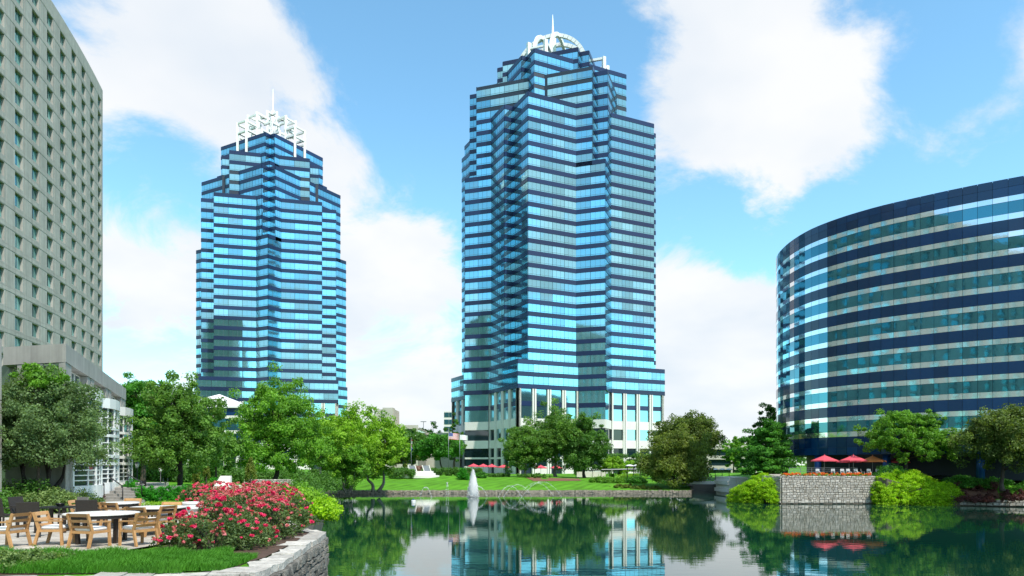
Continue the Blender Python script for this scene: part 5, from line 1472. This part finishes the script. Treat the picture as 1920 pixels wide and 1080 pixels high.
for i in range(13):
    px_ = 1806 + (i % 5) * 27 + rr.uniform(-6, 6); Y_ = 87.2 + (i // 5) * 1.7 - (px_ - 1806) * .028; b = gpt(px_, Y_)
    rel = ['front row', 'middle row', 'back row'][i // 5]; loc = ['next to the big lime hedge', 'second from the lime hedge', 'third from the lime hedge', 'fourth from the lime hedge', 'at the right edge'][i % 5]
    shrub('plum_shrub', f'plum coloured shrub in the {rel}, {loc}', b - Vector((0, 0, .15)), (1.0, .8, .95 + .3 * (i // 5)), 'plum', 520 + i, n=22, per=50, leaf=.16, clump=.36, group='plum coloured shrubs on the right bank')
bank_hedge('green groundcover bank above the plum coloured shrubs', [(60, 90.5, 3.2, 3.5, 1.5, 1.3), (65, 88, 3.0, 3.5, 1.6, 1.3), (57.5, 92.3, 3.6, 2, 1.2, 1.0)], 'emerald', 540, 45, name='ground_cover', cat='ground cover', group=None)['kind'] = 'stuff'
mb = MB(); mb.add([(54.5, 88.9, 1.83), (66.5, 84.0, 1.83), (68, 87, 3.3), (56, 91.6, 3.1)], [(0, 1, 2, 3)]); tag(build('bare_soil', mb, M['mulch']), kind='structure')
mb = MB(); mb.add([(X(1000, 150), 146, G(5, 146) + .05), (X(1090, 148), 148, G(14, 148) + .05), (X(1085, 153), 153, G(14, 153) + .06), (X(985, 153), 153, G(3, 153) + .06)], [(0, 1, 2, 3)]); tag(build('mulch_bed', mb, M['mulch']), kind='structure')
# orange flowers on the terrace wall
r = np.random.default_rng(77); n = 260
cen = np.stack([r.uniform(-5.8, 5.8, n), r.uniform(-.3, .5, n), r.uniform(.0, .28, n)], 1)
o = thing('flower_row', 'row of orange flowers along the top of the terrace wall', 'flowers', (40.7, 92.5, 4.58))
x_ = link('blossoms', leaf_mesh('blossoms', cen[:170] + np.array([0, 0, .12]), np.full(170, .16), 26, .11, LV['orange'], 5), o); x_['kind'] = 'stuff'
x_ = link('foliage', leaf_mesh('foliage', cen[170:], np.full(90, .22), 30, .13, LV['fresh'], 6), o); x_['kind'] = 'stuff'
mb = MB(); mb.add([(34.9, 92.6, 4.60), (46.6, 92.6, 4.60), (60, 97, 4.62), (60, 108, 4.62), (40, 112, 4.62), (35.2, 97, 4.6)], [tuple(range(6))]); tag(build('terrace', mb, M['paving']), kind='structure')

# ------------------------------------------------------------------ umbrellas and terrace furniture
def umbrella(label, loc, r, h, mat, group, rot=.3):
    o = thing('patio_umbrella', label, 'umbrella', loc, rot, group)
    c = MB(); n = 8; z1 = h; z0 = h - r * .42
    for k in range(n):
        a0, a1 = 2 * PI * k / n, 2 * PI * (k + 1) / n
        p = [(0, 0, z1), (math.cos(a0) * r, math.sin(a0) * r, z0), (math.cos(a1) * r, math.sin(a1) * r, z0)]
        am = (a0 + a1) / 2; mid = (math.cos(am) * r * .9, math.sin(am) * r * .9, z0 + .03)
        c.add(p + [mid], [(0, 1, 3), (0, 3, 2)])
        lo = [(p[1][0], p[1][1], z0 - .14), (mid[0], mid[1], z0 - .11), (p[2][0], p[2][1], z0 - .14)]
        c.add([p[1], mid, p[2]] + lo, [(0, 1, 4, 3), (1, 2, 5, 4)])
    cn = build('canopy', c, M[mat], o)
    build('finial', MB().lathe([(.05, h - .02), (.05, h + .06), (.01, h + .12)], 8), M[mat], cn)
    build('pole', MB().tube([(0, 0, 0), (0, 0, h - .03)], .035, 7), M['grey_metal'], o)
    build('base', MB().lathe([(.28, 0), (.28, .05), (.06, .09)], 12), M['black_metal'], o)
    for k in range(8):
        a0 = 2 * PI * k / 8; build('rib', MB().bar((.05, 0, z0 + .18) if False else (math.cos(a0) * .06, math.sin(a0) * .06, h - .35), (math.cos(a0) * r * .6, math.sin(a0) * r * .6, z0 + r * .14), .025), M['grey_metal'], cn)
    return o
gu = 'umbrellas on the terrace by the curved building'
TZ = 4.63
umbrella('pink red umbrella at the left of the stone terrace', (X(1546, 97), 97, TZ), 1.75, 2.72, 'red_canvas', gu)
umbrella('pink red umbrella in the middle of the stone terrace', (X(1600, 95.5), 95.5, TZ), 1.75, 2.72, 'red_canvas', gu, .1)
umbrella('red umbrella partly hidden behind the middle terrace umbrella', (X(1592, 98.5), 98.5, TZ), 1.6, 2.5, 'red_canvas', gu, .5)
umbrella('orange umbrella at the edge of the terrace tree', (X(1636, 96.5), 96.5, TZ), 1.7, 2.62, 'orange_canvas', gu, .2)
umbrella('red umbrella under the branches of the terrace tree', (X(1684, 100), 100, TZ), 1.6, 2.5, 'red_canvas', gu, .6)
g2 = 'red umbrellas at the foot of the arched crown tower'
for i, (px_, Y_, lab) in enumerate(((888, 188, 'leftmost red umbrella in front of the white tower base'), (906, 190, 'second red umbrella from the left at the tower base'), (922, 186, 'third red umbrella from the left at the tower base'), (944, 188, 'red umbrella at the left of the three big trees'),
                                  (1014, 178, 'red umbrella seen between the trunks of the big trees'), (1043, 180, 'red umbrella seen right of the middle trunk'))):
    umbrella(lab, (X(px_, Y_), Y_, G(X(px_, Y_), Y_)), 1.7, 2.7, 'red_canvas', g2, .2 * i)
def make_cafe_chair():
    t = thing('cafe_chair', 'x', 'chair')
    for sx in (-1, 1):
        build('leg', MB().bar((sx * .22, .2, 0), (sx * .21, .19, .45), .03), M['white_paint'], t); build('leg', MB().bar((sx * .22, -.24, 0), (sx * .21, -.2, .45), .03), M['white_paint'], t)
        build('back_post', MB().bar((sx * .21, -.2, .44), (sx * .21, -.27, .86), .03), M['white_paint'], t)
    build('seat', MB().box(-.23, .23, -.22, .22, .44, .47), M['white_paint'], t)
    for z in (.6, .7, .8): build('back_slat', MB().box(-.22, .22, -.27 + (.8 - z) * .16, -.25 + (.8 - z) * .16, z, z + .065), M['white_paint'], t)
    return t
cc = make_cafe_chair(); first = True
for px_, Y_, dg, lab in ((1534, 94.6, 175, 'white slatted cafe chair left of the first terrace umbrella pole'), (1562, 95, 160, 'white cafe chair right of the first terrace umbrella pole'), (1580, 94.4, 170, 'white cafe chair in front of the blue column'),
                         (1592, 94.2, 185, 'white cafe chair left of the middle terrace umbrella pole'), (1606, 94.4, 178, 'white cafe chair right of the middle terrace umbrella pole'), (1618, 95.2, 250, 'white cafe chair in profile on the terrace'),
                         (1630, 94.2, 172, 'white cafe chair in front of the orange umbrella pole'), (1647, 94.0, 180, 'white cafe chair at the right end of the terrace')):
    loc = (X(px_, Y_), Y_, TZ); 
    if first: cc.location = loc; cc.rotation_euler = (0, 0, math.radians(dg)); tag(cc, lab, 'chair', 'cafe chairs on the terrace'); first = False
    else: copy_thing(cc, loc, math.radians(dg), lab, 'cafe chairs on the terrace')
tr_ = thing('terrace_railing', 'grey metal railing behind the terrace chairs', 'railing', (41, 100.5, TZ))
for z in (.45, .7, .98): build('rail', MB().bar((-2.0, 0, z), (6.6, -2.0, z), .05), M['grey_metal'], tr_)
for k in range(7): build('post', MB().bar((-2.0 + 8.6 * k / 6, -2.0 * k / 6, 0), (-2.0 + 8.6 * k / 6, -2.0 * k / 6, 1.0), .06), M['grey_metal'], tr_)

# ------------------------------------------------------------------ flags and memorial on the lawn
FX = X(786, 152); mem = thing('memorial', 'round white stepped memorial platform on the lawn below the flags', 'monument', (FX, 152, G(FX, 152) - .15))
def disc(rx, ry, z0, z1):
    mb = MB(); n = 36; vs = [(math.cos(2 * PI * k / n) * rx, math.sin(2 * PI * k / n) * ry, z) for z in (z0, z1) for k in range(n)]
    mb.add(vs, [(k, (k + 1) % n, n + (k + 1) % n, n + k) for k in range(n)] + [tuple(range(n, 2 * n))]); return mb
build('lower_step', disc(4.3, 3.0, 0, .55), M['white_stone'], mem); build('middle_step', disc(3.5, 2.4, .5, 1.0), M['white_stone'], mem)
build('platform', MB().box(-3.2, 2.9, -.6, 1.6, .9, 1.45), M['white_stone'], mem)
for s, x_ in ((-1, -1.75), (1, 1.25)):
    pl_ = MB().obox((x_ + .35, -.2, 2.0), (.62, 0, 0), (0, .05, 0), (-.22, .1, .62)); pq = build('plaque', pl_, M['plaque'], mem)
    for q in (-.72, .72): build('plaque_frame', MB().obox((x_ + .35 + q, -.22, 2.05), (.09, 0, 0), (0, .09, 0), (-.24, .1, .68)), M['white_stone'], pq)
bs = MB(); r = random.Random(5)
for k in range(9): bs.lathe([(.1, 0), (.42, .12), (.46, .4), (.3, .68), (.05, .75)], 7, (-.2 + r.uniform(-.55, .55), .3 + r.uniform(-.3, .3), 1.4 + r.uniform(0, .55)))
build('bronze_group', bs, M['bronze'], mem, smooth=True)

def flagpole(label, px, Y, ytop):
    b = gpt(px, Y); h = Z(ytop, Y) - b.z
    o = thing('flagpole', label, 'flagpole', b, 0, 'flagpoles behind the memorial')
    build('pole', MB().tube([(0, 0, -.2), (0, 0, h)], [.07, .04], 8), M['grey_metal'], o, smooth=True)
    build('finial', MB().lathe([(.02, h), (.1, h + .08), (.02, h + .18)], 8), M['grey_metal'], o, smooth=True)
    return o, h
def wave(u, v, L): return .22 * math.sin(u / L * 6.0 + v * .4) * (u / L), -.18 * (u / L) ** 1.5
def cloth(mb, u0, u1, v0, v1, L, mi, nu=6, off=0):
    vs = []; 
    for j in (v0, v1):
        for k in range(nu + 1):
            u = u0 + (u1 - u0) * k / nu; y, dz = wave(u, j, L); vs.append((.05 + u, y - off, j + dz))
    mb.add(vs, [(k, k + 1, nu + 2 + k, nu + 1 + k) for k in range(nu)], mi)
o, h = flagpole('tall flagpole flying the striped red and white flag with a blue corner', 841, 158, 805)
L_, Hf = 2.3, 1.45; top = h - .75
fl = MB(); s = Hf / 13
for k in range(13):
    z1 = top - k * s; cloth(fl, 0 if k > 6 else L_ * .4, L_, z1 - s, z1, L_, 0 if k % 2 == 0 else 1, 8)
cloth(fl, 0, L_ * .4, top - 7 * s, top, L_, 2, 4)
for rr_ in range(9):
    for c_ in range(6 if rr_ % 2 == 0 else 5):
        u = L_ * .4 * ((c_ + (.5 if rr_ % 2 == 0 else 1)) / 6); z = top - 7 * s * (rr_ + .7) / 9.5; y, dz = wave(u, z, L_)
        fl.add([(.05 + u - .025, y - .02, z + dz), (.05 + u, y - .02, z + dz - .03), (.05 + u + .025, y - .02, z + dz), (.05 + u, y - .02, z + dz + .03)], [(0, 1, 2, 3)], 1)
build('flag', fl, [M['flag_red'], M['flag_white'], M['flag_blue']], o)
o, h = flagpole('flagpole flying a plain white flag above the memorial', 862, 156, 813)
fl = MB(); cloth(fl, 0, 1.7, h - 1.35, h - .25, 1.7, 0, 8); build('flag', fl, M['flag_white'], o)
o, h = flagpole('flagpole with a limp red and white flag at the left of the memorial', 771, 158, 822)
fl = MB()
for k in range(8):
    w0 = .22 + .08 * math.sin(k * 1.3); z1 = h - .2 - k * .33
    fl.add([(.03, -.05, z1), (.05 + w0, -.1 - .1 * (k % 2), z1 - .08), (.05 + w0 * 1.1, .08, z1 - .4), (.03, .05, z1 - .34)], [(0, 1, 2, 3)], (0, 1, 1, 0, 0, 1, 2, 2)[k])
build('flag', fl, [M['flag_red'], M['flag_white'], M['flag_blue']], o)

# ------------------------------------------------------------------ fountain
fo = thing('fountain', 'white fountain with a tall jet and arching side jets in the lake', 'fountain', (X(887, 112), 112, WL))
r = np.random.default_rng(55)
def spray(name, pos, size, seed):
    me = leaf_mesh(name, np.asarray(pos), np.full(len(pos), .001), 1, size, M['spray'], seed, aspect=.9); o_ = link(name, me, fo); o_['kind'] = 'stuff'; return o_
n = 3400; z = r.random(n) ** 1.25; rad_ = 1.05 * np.clip(1.02 - z, 0, 1) ** .62 * r.random(n) ** .6; a = r.random(n) * 6.28
spray('main_jet', np.stack([np.cos(a) * rad_, np.sin(a) * rad_, z * 4.3], 1), .11, 1)
for i, (x0_, sp_, hh) in enumerate(((5.2, 3.6, 1.7), (6.0, 4.4, 1.9), (8.3, 5.6, 2.2), (8.9, 6.2, 2.35), (.8, 2.6, 1.6), (-5.2, -2.0, 1.5), (-2.6, -.5, 2.2))):
    n = 300; t_ = r.random(n); x_ = x0_ - 1.2 + t_ * sp_; zz_ = 4 * hh * t_ * (1 - t_)
    j = r.normal(size=(n, 3)) * .05
    spray('side_jet', np.stack([x_, (t_ - .5) * 1.4, zz_ + .03], 1) + j, .07, 10 + i)
build('water_column', MB().lathe([(.55, -.1), (.72, .4), (.76, 1.1), (.64, 2.1), (.42, 3.1), (.17, 3.95), (.04, 4.35)], 18), M['spray'], fo, smooth=True)
build('nozzle_ring', MB().lathe([(1.0, -.3), (1.1, .02), (.9, .06), (.7, .02)], 24), M['grey_metal'], fo)
o = thing('buoy', 'small white buoy floating in front of the far lawn', 'buoy', (X(775, 95), 95, WL))
build('float_drum', MB().lathe([(.2, -.2), (.3, .0), (.3, .3), (.26, .34)], 14), M['white_paint'], o); build('cap', MB().lathe([(.1, .34), (.1, .46), (.04, .5)], 10), M['blue_column'], o)

# ------------------------------------------------------------------ bridge, walkway, canopies and far buildings
br = thing('footbridge', 'low white concrete footbridge with grey railing over the channel', 'bridge', (35.2, 130, WL))
build('deck', MB().box(-5.5, 2.6, -.9, 1.6, 1.55, 2.05), M['white_stone'], br)
for z in (2.4, 2.7, 3.0): build('rail', MB().box(-5.5, 2.6, -.86, -.8, z, z + .09), M['grey_metal'], br)
for k in range(9): build('baluster', MB().box(-5.4 + k, -5.33 + k, -.87, -.78, 2.0, 3.1), M['grey_metal'], br)
ab = thing('bridge_abutment', 'pale block stone abutment at the right end of the footbridge', 'wall', (37.4, 119.5, WL))
for k in range(5):
    for j in range(2): build('stone_block', MB().box(-1.3 + 1.55 * j - .3 * (k % 2), .22 + 1.55 * j - .3 * (k % 2), -.8, 7.0, .3 + k * .64 - .5, .3 + k * .64 + .12), M['white_stone'], ab)
build('core', MB().box(-1.2, 1.5, -.6, 6.8, -.6, 2.8), M['mortar_mid'], ab)
wk = thing('covered_walkway', 'thin dark roofed walkway on slender posts behind the shrubs', 'walkway', (X(1140, 160), 160, 2.9))
build('roof', MB().bar((-7.6, .5, 1.85), (6.0, -1.2, 2.1), 2.4, .16), M['black_metal'], wk); build('roof_edge', MB().bar((-1.6, -1.2, 2.12), (6.0, -2.15, 2.27), .08, .14), M['white_paint'], wk)
for k in range(8): build('post', MB().bar((-7.2 + 1.85 * k, -.3 - .2 * k, -.3), (-7.2 + 1.85 * k, -.3 - .2 * k, 1.9), .1), M['black_metal'], wk)
ki = thing('kiosk', 'small kiosk with two white domed roof canopies at the end of the walkway', 'kiosk', (X(1187, 152), 152, 2.8))
for x_ in (-.75, .85): build('dome_roof', MB().lathe([(.95, 2.95), (.8, 3.12), (.45, 3.27), (.05, 3.33)], 14, (x_, 0, 0)), M['white_paint'], ki, smooth=True)
build('beam', MB().box(-1.6, 1.7, -.8, .8, 2.72, 2.93), M['black_metal'], ki)
for x_ in (-1.3, 0, 1.4): build('post', MB().box(x_ - .07, x_ + .07, -.7, -.56, -.2, 2.72), M['black_metal'], ki)
wpn = thing('garden_wall', 'white wall panels behind the covered walkway', 'wall', (X(1108, 172), 172, 2.9))
for k in range(4): build('wall_panel', MB().box(-3.4 + 1.75 * k, -1.75 + 1.75 * k, -.1, .1, -.3, 1.5), M['white_stone'], wpn)
gc = 'white scalloped canopies behind the footbridge'
for i, px_ in enumerate((1328, 1341, 1354, 1367)):
    o = thing('scallop_canopy', ['leftmost white scalloped canopy behind the footbridge', 'second white scalloped canopy behind the footbridge', 'third white scalloped canopy behind the footbridge', 'rightmost white scalloped canopy behind the footbridge'][i], 'canopy', (X(px_, 150), 150, 3.0), 0, gc)
    build('dome_roof', MB().lathe([(.72, 1.95), (.66, 2.1), (.4, 2.28), (.04, 2.35)], 12), M['white_paint'], o, smooth=True); build('post', MB().box(-.05, .05, -.05, .05, -.2, 1.98), M['black_metal'], o)
def parking(label, px0, px1, Y, ytop, floors, mat='pale_concrete', fh=3.2):
    x0_, x1_ = X(px0, Y), X(px1, Y); zt = Z(ytop, Y); zg = 3.0
    o = thing('parking_garage', label, 'garage', ((x0_ + x1_) / 2, Y, zg)); w = (x1_ - x0_) / 2
    build('dark_interior', MB().box(-w + .3, w - .3, .6, 24, -.5, zt - zg - 1.2), M['dark_glass'], o)
    for k in range(floors):
        z = zt - zg - k * fh
        build('parapet', MB().box(-w, w, 0, .35, z - 1.25, z), M[mat], o); build('deck', MB().box(-w, w, .35, 24, z - 1.3, z - .9), M[mat], o)
        for j in range(int(w / 3.5) + 1):
            q = -w + .4 + j * (2 * w - .8) / max(int(w / 3.5), 1); build('column', MB().box(q - .3, q + .3, .05, .6, z - fh, z - 1.2), M[mat], o)
    return o
g_ = parking('pale concrete parking garage with stair tower beyond the grove', 740, 784, 235, 797, 6)
wgt = (X(784, 235) - X(740, 235)) / 2
build('stair_tower', MB().box(-wgt - 6.4, -wgt + .1, -1.5, 9, -.5, Z(768, 235) - 3.0), M['pale_concrete'], g_); build('stair_tower_top', MB().box(-wgt - 3.6, -wgt - .2, -2.2, 2, 10, Z(767, 235) - 2.7), M['pale_concrete'], g_)
for z in (12.5, 15.5): build('stair_opening', MB().box(-wgt - 2.7, -wgt - .9, -2.28, -2.1, z, z + 1.2), M['dark_glass'], g_)
parking('concrete garage with long pale parapets behind the footbridge', 1325, 1420, 225, 835, 3)
for px_ in (794, 812):
    b = Vector((X(px_, 300), 300, 3)); o = thing('rooftop_lamp', 'thin double headed lamp mast ' + ('right of the garage' if px_ == 794 else 'between the garage and the arched crown tower'), 'lamp', b, 0, 'lamp masts by the garage')
    build('mast', MB().tube([(0, 0, 0), (0, 0, Z(791, 300) - 3)], .12, 6), M['grey_metal'], o); build('lamp_head', MB().box(-1.2, 1.2, -.2, .2, Z(791, 300) - 3.05, Z(791, 300) - 2.8), M['grey_metal'], o)
o = thing('far_building', 'small pale green glass building just left of the arched crown tower', 'building', (X(846, 420), 420, 4))
zt = Z(771, 420) - 4; wf = 14 / F * 420 / 1
build('wall', MB().box(-wf, wf, .3, 20, -.5, zt), M['white_stone'], o)
for k in range(5):
    for j in range(3): build('window', MB().box(-wf + .3 + j * wf * .66, -wf + .1 + (j + 1) * wf * .66, .1, .35, zt - 3.4 - 4.2 * k, zt - .7 - 4.2 * k), M['teal_glass'], o)
o = thing('far_building', 'low beige building behind the flags', 'building', (X(820, 260), 260, 4)); zt = Z(815, 260) - 4
build('wall', MB().box(-6, 8, 0, 12, -.5, zt), M['pale_concrete'], o); build('roof', MB().prism([(-6.4, -.4), (8.4, -.4), (8.4, 12), (-6.4, 12)], zt, zt + .7), M['pale_concrete'], o)
for k in range(4): build('window', MB().box(-5 + 3.2 * k, -3 + 3.2 * k, -.05, .1, zt - 2.6, zt - 1.2), M['dark_glass'], o)
# pavilion with a white pyramid roof in front of the left tower
PY = 168; pv = thing('pavilion', 'pavilion with a white pyramid roof and navy bands between the trees', 'building', (X(392, PY), PY + 6, 4.4))
ze = Z(763, PY) - 4.4; hw = 8.0
rf = MB(); ap = (0, 0, ze + 3.6); cs = [(-hw, -hw), (hw, -hw), (hw, hw), (-hw, hw)]
rf.add([(x_, y_, ze) for x_, y_ in cs] + [ap], [(0, 1, 4), (1, 2, 4), (2, 3, 4), (3, 0, 4), (3, 2, 1, 0)]); build('roof', rf, M['white_paint'], pv); build('eave', MB().box(-hw, hw, -hw, hw, ze - .35, ze - .02), M['white_paint'], pv)
w7 = hw - .5
for z0, z1, mt, nm in ((ze - 2.1, ze - .36, 'navy_panel', 'navy_band'), (ze - 2.8, ze - 2.12, 'white_stone', 'white_band'), (ze - 6.3, ze - 5.6, 'white_stone', 'white_band'), (ze - 7.8, ze - 6.32, 'navy_panel', 'navy_band')): build(nm, MB().box(-w7, w7, -w7, w7, z0, z1), M[mt], pv)
build('core', MB().box(-w7 + .4, w7 - .4, -w7 + .4, w7 - .4, -.5, ze - .4), M['dark_glass'], pv)
for k in range(5): build('window_pane', MB().box(-w7 + .2 + k * 3, -w7 + 3.0 + k * 3, -w7 + .1, -w7 + .2, ze - 5.58, ze - 2.82), M['teal_glass'], pv)
for k in range(6): build('column', MB().box(-w7 + k * (2 * w7 - .6) / 5, -w7 + .6 + k * (2 * w7 - .6) / 5, -w7 - .05, -w7 + .5, -.5, ze - 7.81), M['white_stone'], pv)
for k in range(5): build('ground_pane', MB().box(-w7 + .8 + k * 2.9, -w7 + 2.8 + k * 2.9, -w7 + .2, -w7 + .3, 0, ze - 9), M['dark_glass'], pv)

# woods that close the horizon, far behind everything
r = np.random.default_rng(99); cen = []
for a in np.linspace(-1.05, 1.05, 420):
    d = 520 + 60 * r.random(); x, y = math.sin(a) * d, math.cos(a) * d; hgt = 13 + 8 * r.random()
    for k in range(5): cen.append((x + r.normal() * 5, y + r.normal() * 8, 4 + hgt * (k + .6) / 5))
tag(link('far_woods', leaf_mesh('far_woods', np.array(cen), np.full(len(cen), 5.0), 22, 2.6, LV['mid'], 99)), 'distant belt of green woods along the horizon', 'woods', kind='stuff')
